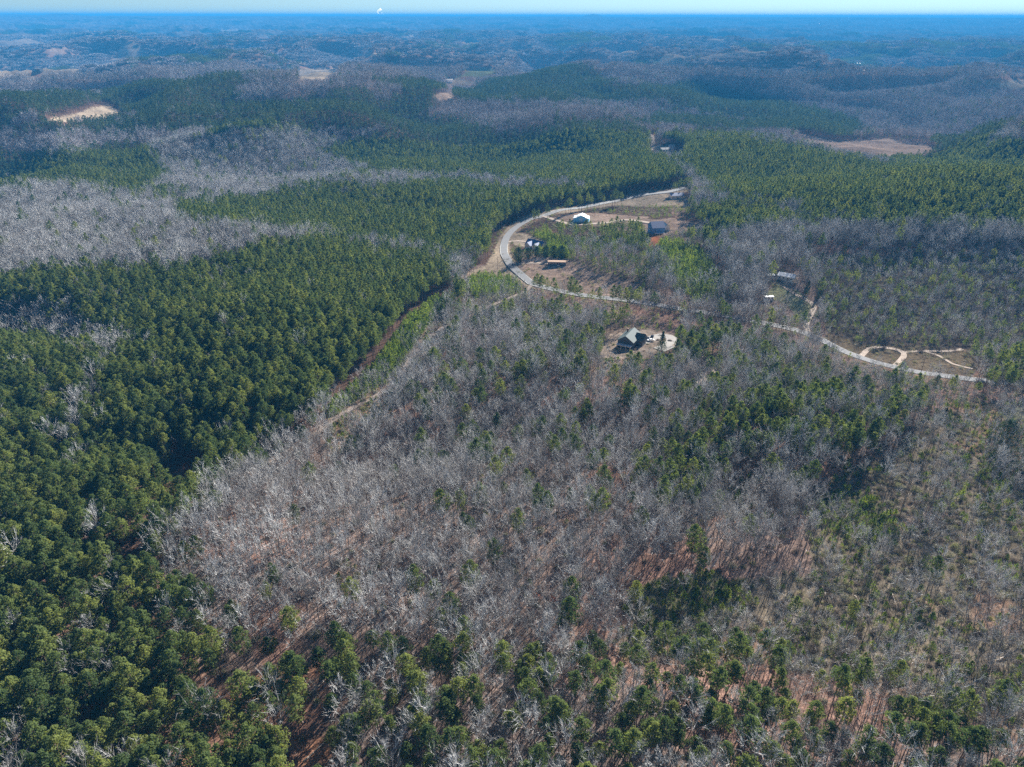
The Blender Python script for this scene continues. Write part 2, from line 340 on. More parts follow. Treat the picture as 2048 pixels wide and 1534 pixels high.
class MB:
    def __init__(self): self.v = []; self.f = []; self.m = []; self.n = 0
    def add(self, v, f, m=0):
        v = np.asarray(v, float).reshape(-1, 3); self.v.append(v)
        for q in f: self.f.append([i + self.n for i in q]); self.m.append(m)
        self.n += len(v)
    def box(self, c, s, rz=0.0, m=0, top=(1, 1)):
        cx, cy, cz = c; sx, sy, sz = (k / 2 for k in s); v = []
        for z, t in ((-sz, (1, 1)), (sz, top)):
            for a, b in ((-1, -1), (1, -1), (1, 1), (-1, 1)):
                X, Y = a * sx * t[0], b * sy * t[1]
                v.append((cx + X * math.cos(rz) - Y * math.sin(rz), cy + X * math.sin(rz) + Y * math.cos(rz), cz + z))
        self.add(v, [(0, 3, 2, 1), (4, 5, 6, 7), (0, 1, 5, 4), (1, 2, 6, 5), (2, 3, 7, 6), (3, 0, 4, 7)], m)
    def tube(self, p0, p1, r0, r1, n=5, m=0, cap=False):
        p0 = np.array(p0, float); p1 = np.array(p1, float); d = p1 - p0; d = d / (np.linalg.norm(d) + 1e-9)
        u = np.cross(d, (0, 0, 1.0) if abs(d[2]) < .9 else (1.0, 0, 0)); u /= np.linalg.norm(u); w = np.cross(d, u)
        v = [p0 + r0 * (math.cos(a) * u + math.sin(a) * w) for a in np.linspace(0, 2 * math.pi, n, False)]
        v += [p1 + r1 * (math.cos(a) * u + math.sin(a) * w) for a in np.linspace(0, 2 * math.pi, n, False)]
        f = [(i, (i + 1) % n, n + (i + 1) % n, n + i) for i in range(n)]
        if cap: f += [tuple(range(n))[::-1], tuple(range(n, 2 * n))]
        self.add(v, f, m)
    def tris(self, T, m=0):
        T = np.asarray(T, float)
        if not len(T): return
        self.v.append(T.reshape(-1, 3)); k = len(T)
        for i in range(k): self.f.append([self.n + 3 * i, self.n + 3 * i + 1, self.n + 3 * i + 2]); self.m.append(m)
        self.n += 3 * k
    def mesh(self, name, mats, smooth=False):
        V = np.concatenate(self.v); flat = [i for q in self.f for i in q]
        return mesh_np(name, V, flat, [len(q) for q in self.f], mats, self.m, smooth)
def link(name, me, parent=None, loc=None, rz=0.0):
    o = bpy.data.objects.new(name, me); COL.objects.link(o)
    if parent: o.parent = parent
    if loc is not None: o.location = loc
    o.rotation_euler = (0, 0, rz); return o
def tag(o, label=None, cat=None, group=None, kind=None):
    if label: o['label'] = label
    if cat: o['category'] = cat
    if group: o['group'] = group
    if kind: o['kind'] = kind
    return o

# ------------------------------------------------------------------ materials
def new_mat(name):
    m = bpy.data.materials.new(name); m.use_nodes = True; t = m.node_tree; t.nodes.clear()
    o = t.nodes.new("ShaderNodeOutputMaterial"); return m, t, o
def N(t, typ, **kw):
    n = t.nodes.new(typ)
    for k, v in kw.items():
        if k.startswith('_'): setattr(n, k[1:], v)
        else: n.inputs[k].default_value = v
    return n
def ramp(t, src, stops):
    r = t.nodes.new("ShaderNodeValToRGB"); e = r.color_ramp.elements
    while len(e) < len(stops): e.new(0.5)
    for el, (p, c) in zip(e, stops): el.position = p; el.color = (*c, 1)
    t.links.new(src, r.inputs[0]); return r
def leafy(name, stops, transl=0.3, tint=None):
    """foliage: per-tree colour from the instance, small clump variation from object-space noise"""
    m, t, o = new_mat(name)
    oi = t.nodes.new("ShaderNodeObjectInfo")
    tc = t.nodes.new("ShaderNodeTexCoord")
    nz = N(t, "ShaderNodeTexNoise", Scale=1.1, Detail=2.0, Roughness=.6); t.links.new(tc.outputs['Object'], nz.inputs['Vector'])
    ad = t.nodes.new("ShaderNodeMath"); ad.operation = 'MULTIPLY_ADD'; ad.inputs[1].default_value = 0.55
    t.links.new(nz.outputs[0], ad.inputs[0])
    m2 = t.nodes.new("ShaderNodeMath"); m2.operation = 'MULTIPLY_ADD'; m2.inputs[1].default_value = .62; m2.inputs[2].default_value = -.08
    t.links.new(oi.outputs['Random'], m2.inputs[0]); t.links.new(m2.outputs[0], ad.inputs[2])
    r = ramp(t, ad.outputs[0], stops)
    d = t.nodes.new("ShaderNodeBsdfDiffuse"); tr = t.nodes.new("ShaderNodeBsdfTranslucent"); mx = t.nodes.new("ShaderNodeMixShader")
    mx.inputs[0].default_value = transl
    t.links.new(r.outputs[0], d.inputs[0])
    if tint:
        mm = t.nodes.new("ShaderNodeMix"); mm.data_type = 'RGBA'; mm.blend_type = 'MULTIPLY'; mm.inputs[0].default_value = 1
        mm.inputs[7].default_value = (*tint, 1); t.links.new(r.outputs[0], mm.inputs[6]); t.links.new(mm.outputs[2], tr.inputs[0])
    else: t.links.new(r.outputs[0], tr.inputs[0])
    t.links.new(d.outputs[0], mx.inputs[1]); t.links.new(tr.outputs[0], mx.inputs[2]); t.links.new(mx.outputs[0], o.inputs[0])
    return m
def rough(name, c0, c1, scale=3.0, per_obj=False, rgh=.9, coord='Object', bump=0.0, mid=None):
    m, t, o = new_mat(name)
    tc = t.nodes.new("ShaderNodeTexCoord"); nz = N(t, "ShaderNodeTexNoise", Scale=scale, Detail=4.0, Roughness=.65)
    t.links.new(tc.outputs[coord], nz.inputs['Vector'])
    src = nz.outputs[0]
    if per_obj:
        oi = t.nodes.new("ShaderNodeObjectInfo"); a = t.nodes.new("ShaderNodeMath"); a.operation = 'MULTIPLY_ADD'; a.inputs[1].default_value = .7; 
        s = t.nodes.new("ShaderNodeMath"); s.operation = 'MULTIPLY_ADD'; s.inputs[1].default_value = .6; s.inputs[2].default_value = -.15
        t.links.new(oi.outputs['Random'], a.inputs[0]); t.links.new(nz.outputs[0], s.inputs[0]); t.links.new(s.outputs[0], a.inputs[2]); src = a.outputs[0]
        r = ramp(t, src, [(.1, c0), (.8, c1)] if not mid else [(.08, c0), (.42, mid), (.85, c1)])
    else: r = ramp(t, src, [(.3, c0), (.7, c1)])
    b = N(t, "ShaderNodeBsdfPrincipled", Roughness=rgh); b.inputs['Specular IOR Level'].default_value = .2
    t.links.new(r.outputs[0], b.inputs['Base Color'])
    if bump:
        bp = N(t, "ShaderNodeBump", Strength=bump, Distance=.1); t.links.new(nz.outputs[0], bp.inputs['Height']); t.links.new(bp.outputs[0], b.inputs['Normal'])
    t.links.new(b.outputs[0], o.inputs[0]); return m
M_NEEDLE = leafy("pine_needles", [(0.05, (.050, .078, .036)), (.35, (.090, .128, .050)), (.65, (.140, .176, .060)), (.97, (.235, .255, .075))], .48, (1.35, 1.3, .7))
M_NEEDLE_F = leafy("pine_needles_self_shaded", [(0.05, (.038, .062, .034)), (.35, (.064, .098, .046)), (.65, (.098, .130, .055)), (.97, (.16, .185, .07))], .4)  # far pines: the crown's self-shadow is put into these darker greens
M_CEDAR = leafy("cedar_foliage", [(0.1, (.028, .048, .026)), (.5, (.045, .075, .034)), (.9, (.075, .105, .042))], .25)
M_YOUNG = leafy("young_pine_needles", [(0.1, (.080, .130, .032)), (.5, (.165, .225, .045)), (.95, (.28, .32, .075))], .38, (1.3, 1.3, .7))
M_BARK = rough("pine_bark", (.085, .055, .042), (.20, .14, .11), 6, True)
M_TWIG = rough("bare_wood", (.155, .14, .125), (.58, .57, .54), 1.2, True, mid=(.39, .38, .362))
M_TWIG_F = rough("bare_wood_self_shaded", (.21, .19, .185), (.44, .42, .415), .5, True, mid=(.315, .295, .29))  # far bare crowns: shade of twig on twig is baked into the wood colour
M_BTRUNK = rough("bare_tree_bark", (.085, .072, .066), (.24, .21, .19), 4, True)
M_BRUSH = leafy("brush", [(0.05, (.17, .125, .10)), (.35, (.33, .28, .225)), (.58, (.31, .33, .13)), (.75, (.40, .37, .28)), (.97, (.52, .48, .41))], .2)
M_LOG = rough("log_wood", (.38, .31, .25), (.62, .55, .47), 2.5)

def ground_mat():
    m, t, o = new_mat("ground_cover")
    at_ = t.nodes.new("ShaderNodeAttribute"); at_.attribute_name = "ground"; tc = t.nodes.new("ShaderNodeTexCoord")
    gb = t.nodes.new("ShaderNodeNewGeometry")
    cur = at_.outputs['Color']
    for sc, det, lo, hi in ((.035, 5, .66, 1.3), (.45, 6, .5, 1.5), (2.2, 4, .5, 1.55), (.006, 4, .75, 1.22)):
        nz = N(t, "ShaderNodeTexNoise", Scale=sc, Detail=float(det), Roughness=.68); t.links.new(gb.outputs['Position'], nz.inputs['Vector'])
        mr = N(t, "ShaderNodeMapRange"); mr.inputs['From Min'].default_value = .3; mr.inputs['From Max'].default_value = .7
        mr.inputs['To Min'].default_value = lo; mr.inputs['To Max'].default_value = hi; t.links.new(nz.outputs[0], mr.inputs[0])
        mm = t.nodes.new("ShaderNodeMix"); mm.data_type = 'RGBA'; mm.blend_type = 'MULTIPLY'; mm.inputs[0].default_value = 1
        t.links.new(cur, mm.inputs[6]); t.links.new(mr.outputs[0], mm.inputs[7]); cur = mm.outputs[2]
    # scattered dark leaf drifts
    nz = N(t, "ShaderNodeTexNoise", Scale=.16, Detail=7.0, Roughness=.75); t.links.new(gb.outputs['Position'], nz.inputs['Vector'])
    r = ramp(t, nz.outputs[0], [(.50, (0, 0, 0)), (.66, (1, 1, 1))])
    mm = t.nodes.new("ShaderNodeMix"); mm.data_type = 'RGBA'; mm.blend_type = 'MIX'; mm.inputs[7].default_value = (.13, .085, .062, 1)
    ms = t.nodes.new("ShaderNodeMath"); ms.operation = 'MULTIPLY'; ms.inputs[1].default_value = .45
    t.links.new(r.outputs[0], ms.inputs[0]); t.links.new(ms.outputs[0], mm.inputs[0]); t.links.new(cur, mm.inputs[6]); cur = mm.outputs[2]
    b = N(t, "ShaderNodeBsdfDiffuse", Roughness=.8); t.links.new(cur, b.inputs[0])
    bp = N(t, "ShaderNodeBump", Strength=.6, Distance=1.0); t.links.new(nz.outputs[0], bp.inputs['Height']); t.links.new(bp.outputs[0], b.inputs['Normal'])
    t.links.new(b.outputs[0], o.inputs[0]); return m
M_GROUND = ground_mat()

# ------------------------------------------------------------------ ground: one polar sheet out to the horizon
NEAR_R, MID_R, TREE_R, CLUMP_R = 430.0, 1250.0, 2500.0, 6800.0
def build_ground():
    az = np.concatenate([np.radians(np.arange(-180, -46, 4.0)), np.radians(np.linspace(-45, 45, 861)), np.radians(np.arange(49, 180, 4.0))])
    rr = [2.0, 30.0, 55.0]; r = 75.0
    while r < 62000:
        rr.append(r); r *= 1.0052 if r < 9000 else 1.009
    rr = np.array(rr); na, nr = len(az), len(rr)
    A, R = np.meshgrid(az, rr); X = R * np.sin(A); Y = R * np.cos(A)
    Z = height(X, Y)
    code, opn, block, gz, p0 = cover_at(X, Y, True)
    base = {0: (.40, .31, .22), 1: (.17, .105, .075), 2: (.33, .235, .185), 3: (.32, .225, .175), 4: (.22, .20, .115), 5: (.29, .235, .165), 6: (.34, .25, .205), 7: (.30, .185, .13), 8: (.27, .20, .15), 10: (.30, .22, .165), 12: (.16, .18, .07), 9: (.14, .11, .085)}
    C = np.zeros(X.shape + (3,))
    for k, c in base.items(): C[code == k] = c
    nn = fbm(X, Y, 60, 50, 3)[..., None]
    redm = sstep(.52, .62, fbm(X, Y, 45, 51, 4))[..., None]
    wood = np.isin(code, (2, 3, 5, 6, 7))[..., None]
    C = np.where(wood, C * (1 - .4 * redm) + np.array((.44, .22, .145)) * .4 * redm, C)
    for nm, px, w, mt, cl, cp, wl in ROADS:                       # worn, grassy and clay verges
        if np.hypot(*wl[0]) > 2500: continue
        dd = polydist(X, Y, [tuple(p) for p in wl[::2]] + [tuple(wl[-1])], 30)
        wide = 7.0 if mt == 'asphalt' else 2.2
        k = (1 - sstep(w / 2, w / 2 + wide, dd + (nn[..., 0] - .5) * wide * 1.6))[..., None] * (.85 if mt != 'lane' else .25)
        C = C * (1 - k) + np.where(nn > .5, np.array((.43, .33, .22)), np.array((.38, .25, .165))) * k
    # beyond the trees: the canopy itself
    far = sstep(CLUMP_R * .86, CLUMP_R * 1.02, R)[..., None]
    can = np.where((code == 1)[..., None], np.array((.045, .07, .035)), np.array((.18, .16, .15)))
    can = np.where((code == 3)[..., None], np.array((.075, .08, .06)), can) * (0.55 + .9 * rng.random(X.shape)[..., None])
    C = C * (1 - far) + can * far
    for k, (poly, cn, ch) in enumerate(OPEN): C[opn == k] = GCOL[cn]
    # canopy relief far away
    lump = sstep(CLUMP_R * .9, CLUMP_R, R) * (opn < 0)
    Zl = Z + lump * (6 + rng.random(X.shape) * 9)
    nvert = na * nr
    idx = np.arange(nvert).reshape(nr, na); nx = np.roll(idx, -1, 1)
    q = np.stack([idx[:-1], nx[:-1], nx[1:], idx[1:]], -1).reshape(-1, 4)[:, ::-1]
    me = mesh_np("ground", np.stack([X, Y, Zl], -1).reshape(-1, 3), q.ravel(), np.full(len(q), 4), [M_GROUND], None, True)
    ca = me.attributes.new("ground", 'FLOAT_COLOR', 'POINT')
    ca.data.foreach_set("color", np.concatenate([C.reshape(-1, 3), np.ones((nvert, 1))], 1).astype(np.float32).ravel())
    o = link("ground", me); tag(o, kind='structure')
    return o
build_ground()

# ------------------------------------------------------------------ roads: thin slabs draped on the ground
M_ASPH = rough("asphalt", (.13, .13, .13), (.20, .198, .195), .8)
M_GRAV = rough("gravel", (.22, .165, .12), (.36, .29, .23), .3)
M_CONC = rough("concrete", (.20, .185, .165), (.28, .26, .235), .4)
M_LANE = rough("worn_lane", (.14, .11, .09), (.23, .18, .145), .25)
M_LINE = rough("road_paint", (.62, .60, .50), (.75, .73, .66), 2)
def ribbon(name, line, w, mat, lift, off=0.0, kind='structure', thick=1.2):
    d = np.gradient(line, axis=0); d /= np.linalg.norm(d, axis=1)[:, None] + 1e-9
    n = np.stack([d[:, 1], -d[:, 0]], 1); mb = MB(); L = len(line); v = []
    for sgn, dz in ((-1, -thick), (-1, 0), (1, 0), (1, -thick)):
        p = line + n * (off + sgn * w / 2); zz = np.maximum(height(line[:, 0], line[:, 1]), height(p[:, 0], p[:, 1])) + lift
        v.append(np.stack([p[:, 0], p[:, 1], zz + dz], 1))
    V = np.stack(v, 1).reshape(-1, 3); f = []
    for i in range(L - 1):
        a, b = 4 * i, 4 * i + 4
        for k in range(3): f.append((a + k, a + k + 1, b + k + 1, b + k))
    mb.add(V, f); return tag(link(name, mb.mesh(name, [mat])), kind=kind)
lift = .32
for nm, px, w, mt, cl, cp, wl in ROADS:
    mat = {'lane': M_LANE, 'asphalt': M_ASPH, 'gravel': M_GRAV, 'concrete': M_CONC}[mt]
    ribbon(nm, wl, w, mat, lift); 
    if mt == 'asphalt':
        ribbon('road_marking', wl, .32, M_LINE, lift + .012, 0, thick=.006)
        ribbon('road_marking', wl, .2, M_LINE, lift + .012, w / 2 - .35, thick=.006)
        ribbon('road_marking', wl, .2, M_LINE, lift + .012, -w / 2 + .35, thick=.006)
    lift -= .016

# ------------------------------------------------------------------ tree models (metres, base at the origin)
def tri_cloud(c, n, size, out_dir, flat=.5, aspect=1.0):
    """n triangles at the points c, normals roughly along out_dir"""
    nrm = out_dir + rng.normal(0, flat, (n, 3)); nrm /= np.linalg.norm(nrm, axis=1)[:, None] + 1e-9
    u = np.cross(nrm, rng.normal(0, 1, (n, 3))); u /= np.linalg.norm(u, axis=1)[:, None] + 1e-9
    w = np.cross(nrm, u); s = size * rng.uniform(.6, 1.3, (n, 1))
    return np.stack([c + u * s, c - u * s * .5 + w * s * .7 * aspect, c - u * s * .5 - w * s * .7 * aspect], 1)
def puff(center, r, n, size, squash=.75, up=.35):
    u = rng.normal(0, 1, (n, 3)); u /= np.linalg.norm(u, axis=1)[:, None]
    rad = rng.uniform(.45, 1.0, (n, 1)) ** .6
    c = np.array(center) + u * rad * np.array([r, r, r * squash])
    return tri_cloud(c, n, size, u + np.array([0, 0, up]), .55, .8)
def trunk_pts(H, lean=.02, n=6):
    p = [np.zeros(3)]; a = rng.uniform(0, 6.28)
    for i in range(1, n + 1):
        t = i / n; p.append(np.array([math.cos(a) * lean * H * t * t, math.sin(a) * lean * H * t * t, H * t]) + np.r_[rng.normal(0, .012 * H * .3, 2), 0])
    return np.array(p)
def along(P, t):
    k = min(int(t * (len(P) - 1)), len(P) - 2); f = t * (len(P) - 1) - k; return P[k] * (1 - f) + P[k + 1] * f
def pine_model(H=20, base=.52, width=2.7, limbs=30, per=34, size=.36, sides=6, tr=.19, pr=1.0, low=False):
    T, Cn = MB(), MB(); P = trunk_pts(H)
    if not low:
        for i in range(6): T.tube(P[i] - (0, 0, .8 if i == 0 else 0), P[i + 1], tr * (1 - .14 * i), tr * (1 - .14 * (i + 1)), sides)
    else: T.tube((0, 0, -.8), (0, 0, H * .9), tr * 1.2, .06, 3)
    ga = rng.uniform(0, 6.28)
    for k in range(limbs):
        f = (k + rng.uniform(0, .9)) / limbs; t = base + (1 - base) * f
        prof = math.sin(math.pi * min(1, .22 + .80 * f)) ** .8 * (1 if f < .8 else .85)
        L = width * prof * rng.uniform(.55, 1.1); a = ga + k * 2.4 + rng.normal(0, .3)
        o = along(P, min(t, .985)); e = o + np.array([math.cos(a) * L, math.sin(a) * L, L * rng.uniform(.0, .45)])
        if not low: T.tube(o, e, .045, .018, 3)
        Cn.tris(puff(e, pr * rng.uniform(.75, 1.15) * (.75 + .3 * prof), per, size))
        if L > 1.4 and not low and rng.random() < .6: Cn.tris(puff((o + e) / 2 + (0, 0, .3), .7 * pr, per // 2, size))
    Cn.tris(puff(P[-1] - (0, 0, .3), .8 * pr, per, size))
    if not low:
        for k in range(7):      # dead stubs under the crown
            t = rng.uniform(.25, base); a = rng.uniform(0, 6.28); o = along(P, t)
            T.tube(o, o + np.array([math.cos(a), math.sin(a), -.1]) * rng.uniform(.5, 1.3), .025, .01, 3)
    return T, Cn
def bare_model(H=19, nl=12, ns=5, ntw=5, tr=.16, spread=.34, tw=.03, low=False, base=.34, up=.9, lw=1.0):
    """trunk that forks into ascending limbs, branches and twigs"""
    T, Cn = MB(), MB(); P = trunk_pts(H * .93, .04)
    if low: T.tube((0, 0, -.8), P[-1] * .85, tr * 1.2, .06, 3)
    else:
        for i in range(6): T.tube(P[i] - (0, 0, .8 if i == 0 else 0), P[i + 1], tr * (1 - .15 * i), tr * (1 - .15 * (i + 1)), 5)
    ga = rng.uniform(0, 6.28); tl = []
    for k in range(nl):
        f = (k + rng.uniform(0, .9)) / nl; t = base + (.97 - base) * f; o = along(P, t); a = ga + 2.4 * k + rng.normal(0, .4)
        L = H * spread * (1.25 - .75 * f) * rng.uniform(.7, 1.2); el = up * rng.uniform(.75, 1.2) + .2 * f
        d = np.array([math.cos(a) * math.cos(el), math.sin(a) * math.cos(el), math.sin(el)])
        mid = o + d * L * .5; d2 = d + np.array([0, 0, .3]) + rng.normal(0, .12, 3); d2 /= np.linalg.norm(d2); e = mid + d2 * L * .5
        if not low:
            T.tube(o, mid, .085 * (1.1 - .5 * f), .06 * (1.1 - .5 * f), 3); Cn.tube(mid, e, .055 * lw, .02, 3)
        else: tl.append((o, e, .09))
        for s in range(ns):
            g = (s + rng.random()) / ns * .8 + .2; q = o + (mid - o) * min(1, 2 * g) + (e - mid) * max(0, 2 * g - 1)
            sd = d2 * .9 + rng.normal(0, .38, 3) + (0, 0, .2); sd /= np.linalg.norm(sd); sl = L * rng.uniform(.35, .6) * (1.2 - .5 * g)
            tip = q + sd * sl; tl.append((q, tip, (.045 if not low else .08) * lw))
            for w in range(ntw):
                h = rng.uniform(.25, 1); r0 = q + (tip - q) * h; td = sd * .9 + rng.normal(0, .42, 3) + (0, 0, .15); td /= np.linalg.norm(td)
                tl.append((r0, r0 + td * sl * rng.uniform(.35, .75), tw))
    A = np.array([x[0] for x in tl]); B = np.array([x[1] for x in tl]); Wd = np.array([x[2] for x in tl])[:, None]
    u = np.cross(B - A, rng.normal(0, 1, A.shape)); u /= np.linalg.norm(u, axis=1)[:, None] + 1e-9
    Cn.tris(np.stack([A - u * Wd, A + u * Wd, B + u * Wd * .25], 1))
    return T, Cn
def young_model(H=3.6, n=200, size=.26, wid=.42):
    T, Cn = MB(), MB(); T.tube((0, 0, -.3), (0, 0, H * .9), .05, .02, 4)
    for k in range(14):
        f = (k + rng.uniform(0, .9)) / 14; a = k * 2.4; L = H * wid * (1 - f) ** .8 * rng.uniform(.7, 1.15)
        Cn.tris(puff((math.cos(a) * L * .7, math.sin(a) * L * .7, H * (.14 + .84 * f)), max(.22, L * .62), n // 14, size, 1.0))
    return T, Cn
def shrub_model(R=1.5, n=260, kind=0):
    T, Cn = MB(), MB(); A = []; B = []
    for k in range(n):
        a = rng.uniform(0, 6.28); el = rng.uniform(.25, 1.5); L = R * rng.uniform(.5, 1.15)
        o = np.r_[rng.normal(0, R * .4, 2), rng.uniform(-.1, .5) * R * .5]
        A.append(o); B.append(o + L * np.array([math.cos(a) * math.cos(el), math.sin(a) * math.cos(el), math.sin(el)]))
    A, B = np.array(A), np.array(B); u = np.cross(B - A, rng.normal(0, 1, A.shape)); u /= np.linalg.norm(u, axis=1)[:, None]
    T.tris(np.stack([A - u * .035, A + u * .035, B], 1)[: n // 4]); Cn.tris(np.stack([A - u * .05, A + u * .05, B], 1)[n // 4:])
    if kind: Cn.tris(puff((0, 0, R * .5), R * .8, n // 3, .16, .7))
    return T, Cn
def cedar_model(H=12, wid=.28, n=2200, size=.3, round_=False):
    T, Cn = MB(), MB(); T.tube((0, 0, -.5), (0, 0, H * .8), .25, .08, 6)
    for k in range(46):
        f = (k + rng.uniform(0, .9)) / 46; a = k * 2.4
        prof = (math.sin(math.pi * (.12 + .86 * f)) ** .6) if round_ else (1 - f) ** .75
        L = H * wid * prof * rng.uniform(.7, 1.12)
        Cn.tris(puff((math.cos(a) * L * .62, math.sin(a) * L * .62, H * (.08 + .88 * f)), max(.5, L * .55), n // 46, size, .9))
    return T, Cn
class Model:
    """trunk mesh + crown mesh (parts of a single tree) and both in one mesh (for the masses)"""
    def __init__(s, name, T, Cn, mt, mc):
        s.trunk = T.mesh(name + "_trunk", [mt], True); s.crown = Cn.mesh(name + "_crown", [mc])
        T2 = MB(); T2.v = T.v + Cn.v; T2.n = T.n + Cn.n
        T2.f = T.f + [[i + T.n for i in q] for q in Cn.f]; T2.m = [0] * len(T.f) + [1] * len(Cn.f)
        s.both = T2.mesh(name, [mt, mc])
def models(prefix, n, fn, mt, mc): return [Model("%s_%d" % (prefix, i), *fn(i), mt, mc) for i in range(n)]
PINE = models("pine_near", 7, lambda i: pine_model(rng.uniform(18.5, 21), .50 if i < 4 else .62, rng.uniform(2.6, 3.3) * (1 if i < 4 else .85), 34 if i < 4 else 24, 34, .36, pr=1.12), M_BARK, M_NEEDLE)
PINE_M = models("pine_mid", 5, lambda i: pine_model(20, .5, rng.uniform(2.6, 3.2), 26, 24, .40, 4, pr=1.05), M_BARK, M_NEEDLE)
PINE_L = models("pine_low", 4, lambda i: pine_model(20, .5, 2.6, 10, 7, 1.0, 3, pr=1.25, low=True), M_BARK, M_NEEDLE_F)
BARE = models("bare_near", 9, lambda i: bare_model(rng.uniform(16, 23), 9 + i % 4, 6, 6, .17, (.26, .34, .40)[i % 3], .034, base=(.56, .44, .34)[i % 3], up=(1.1, .95, .78)[i % 3], lw=1.05), M_BTRUNK, M_TWIG)
BARE_M = models("bare_mid", 6, lambda i: bare_model(rng.uniform(17, 20), 11, 5, 4, .17, .36, .07, up=rng.uniform(.7, 1.0), lw=1.7), M_BTRUNK, M_TWIG)
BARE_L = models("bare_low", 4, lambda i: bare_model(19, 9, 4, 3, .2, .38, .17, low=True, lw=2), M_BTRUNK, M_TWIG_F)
YPINE = models("young_near", 5, lambda i: young_model(rng.uniform(2.4, 4.6), wid=rng.uniform(.34, .5)), M_BARK, M_YOUNG)
YPINE_M = models("young_mid", 3, lambda i: young_model(4.2, 60, .42), M_BARK, M_YOUNG)
SHRUB = models("shrub_near", 5, lambda i: shrub_model(rng.uniform(1.1, 1.9), 260, i % 2), M_BTRUNK, M_BRUSH)
SHRUB_M = models("shrub_mid", 3, lambda i: shrub_model(1.9, 90, i % 2), M_BTRUNK, M_BRUSH)

def clump(kind_pine, n=20, R=15.0):
    T, Cn = MB(), MB(); k = 0
    for i in range(n):
        a = rng.uniform(0, 6.28); r = R * math.sqrt(rng.random()); o = np.array([r * math.cos(a), r * math.sin(a), 0]); h = rng.uniform(15, 20)
        if rng.random() < kind_pine:
            for j in range(3): Cn.tris(puff(o + (rng.normal(0, .8), rng.normal(0, .8), h - 1.2 - 2.4 * j), 2.1, 9, 1.1, 1.0))
        else:
            u = rng.normal(0, 1, (26, 3)); u[:, 2] = np.abs(u[:, 2]) + .6; u /= np.linalg.norm(u, axis=1)[:, None]
            A = np.tile(o + (0, 0, h * .45), (26, 1)); B = A + u * rng.uniform(5, 9, (26, 1)); w = np.cross(u, rng.normal(0, 1, u.shape)); w /= np.linalg.norm(w, axis=1)[:, None]
            T.tris(np.stack([A, B + w * .42, B - w * .42], 1))
    if not T.n: T.tris([[(0, 0, 0), (.1, 0, 0), (0, .1, 0)]])
    if not Cn.n: Cn.tris([[(0, 0, 0), (.1, 0, 0), (0, .1, 0)]])
    return T, Cn
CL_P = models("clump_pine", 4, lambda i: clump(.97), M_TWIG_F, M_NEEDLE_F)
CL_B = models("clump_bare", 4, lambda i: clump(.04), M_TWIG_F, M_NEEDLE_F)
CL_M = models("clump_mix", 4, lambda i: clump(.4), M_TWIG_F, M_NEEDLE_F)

# ------------------------------------------------------------------ scatter
def grid(rmin, rmax, step, half=math.radians(43), jit=.8):
    xs = np.arange(-rmax, rmax, step); ys = np.arange(-60, rmax, step)
    X, Y = np.meshgrid(xs, ys); X = X.ravel(); Y = Y.ravel()
    X = X + rng.uniform(-.5, .5, X.shape) * step * jit; Y = Y + rng.uniform(-.5, .5, Y.shape) * step * jit
    d = np.hypot(X, Y); m = (d >= rmin) & (d < rmax) & (np.abs(np.arctan2(X, Y + 55)) < half) & (Y > 40)
    return X[m], Y[m]
# per cover: density relative to one tree per 4.6 m square, shares of (pine, bare, young pine, shrub), height scale
MIX = {0: (0, (0, 0, 0, 1), 1), 1: (.98, (.97, .025, 0, .005), .86), 2: (.85, (.06, .86, .03, .05), .97), 3: (.9, (.33, .59, .04, .04), .88),
       5: (.95, (.012, .36, .12, .51), .8), 6: (.95, (.50, .40, .01, .09), .9), 7: (.95, (.88, .10, .0, .02), .9),
       8: (1.0, (.24, .72, .02, .02), .88), 10: (1.0, (.20, .60, .16, .04), .62), 9: (.9, (.10, .52, .22, .16), .55), 4: (.9, (.01, .02, .90, .07), 1.0), 12: (1.0, (0, .005, .99, .005), 1.0)}
pts = {'pine': [], 'bare': [], 'young': [], 'shrub': []}
def scatter(rmin, rmax, step, level):
    X, Y = grid(rmin, rmax, step)
    code, opn, block, gz, p0 = cover_at(X, Y, dither=(7.0 if step < 6 else 5.0))
    dens = np.zeros(len(X)); sc = np.ones(len(X)); u = rng.random(len(X)); kind = np.full(len(X), -1)
    for c, (dn, sh, hs) in MIX.items():
        m = code == c; dens[m] = dn; sc[m] = hs; cs = np.cumsum(sh)
        kind[m] = np.searchsorted(cs, u[m] * cs[-1] * .9999)
    dens *= .84 + .5 * fbm(X, Y, 38, 60, 3)
    if step > 5: dens = np.where(dens > 0, np.maximum(dens, .95), 0)
    # pines of the mixed woods gather in drifts
    dr = fbm(X, Y, 70, 61, 3)
    flip = np.isin(code, (2, 3, 8)) & (kind == 0) & (dr < .45) & (rng.random(len(X)) < .6); kind[flip] = 1
    flip = np.isin(code, (3,)) & (kind == 1) & (dr > .56) & (rng.random(len(X)) < .35); kind[flip] = 0
    keep = (rng.random(len(X)) < dens) & ~block
    for k, nm in enumerate(('pine', 'bare', 'young', 'shrub')):
        m = keep & (kind == k)
        if level >= 2 and k == 3: continue
        n = m.sum(); s = sc[m] * rng.uniform(.76, 1.16, n) * (1.12 if step > 5 else 1.0)
        if k >= 2: s = rng.uniform(.7, 1.25, n) * (1.5 if level == 2 else 1)
        pts[nm].append(np.stack([X[m], Y[m], gz[m], s, np.full(n, level), code[m]], 1))
scatter(60, NEAR_R, 4.0, 0); scatter(NEAR_R, MID_R, 4.0, 1); scatter(MID_R, TREE_R, 6.2, 2)
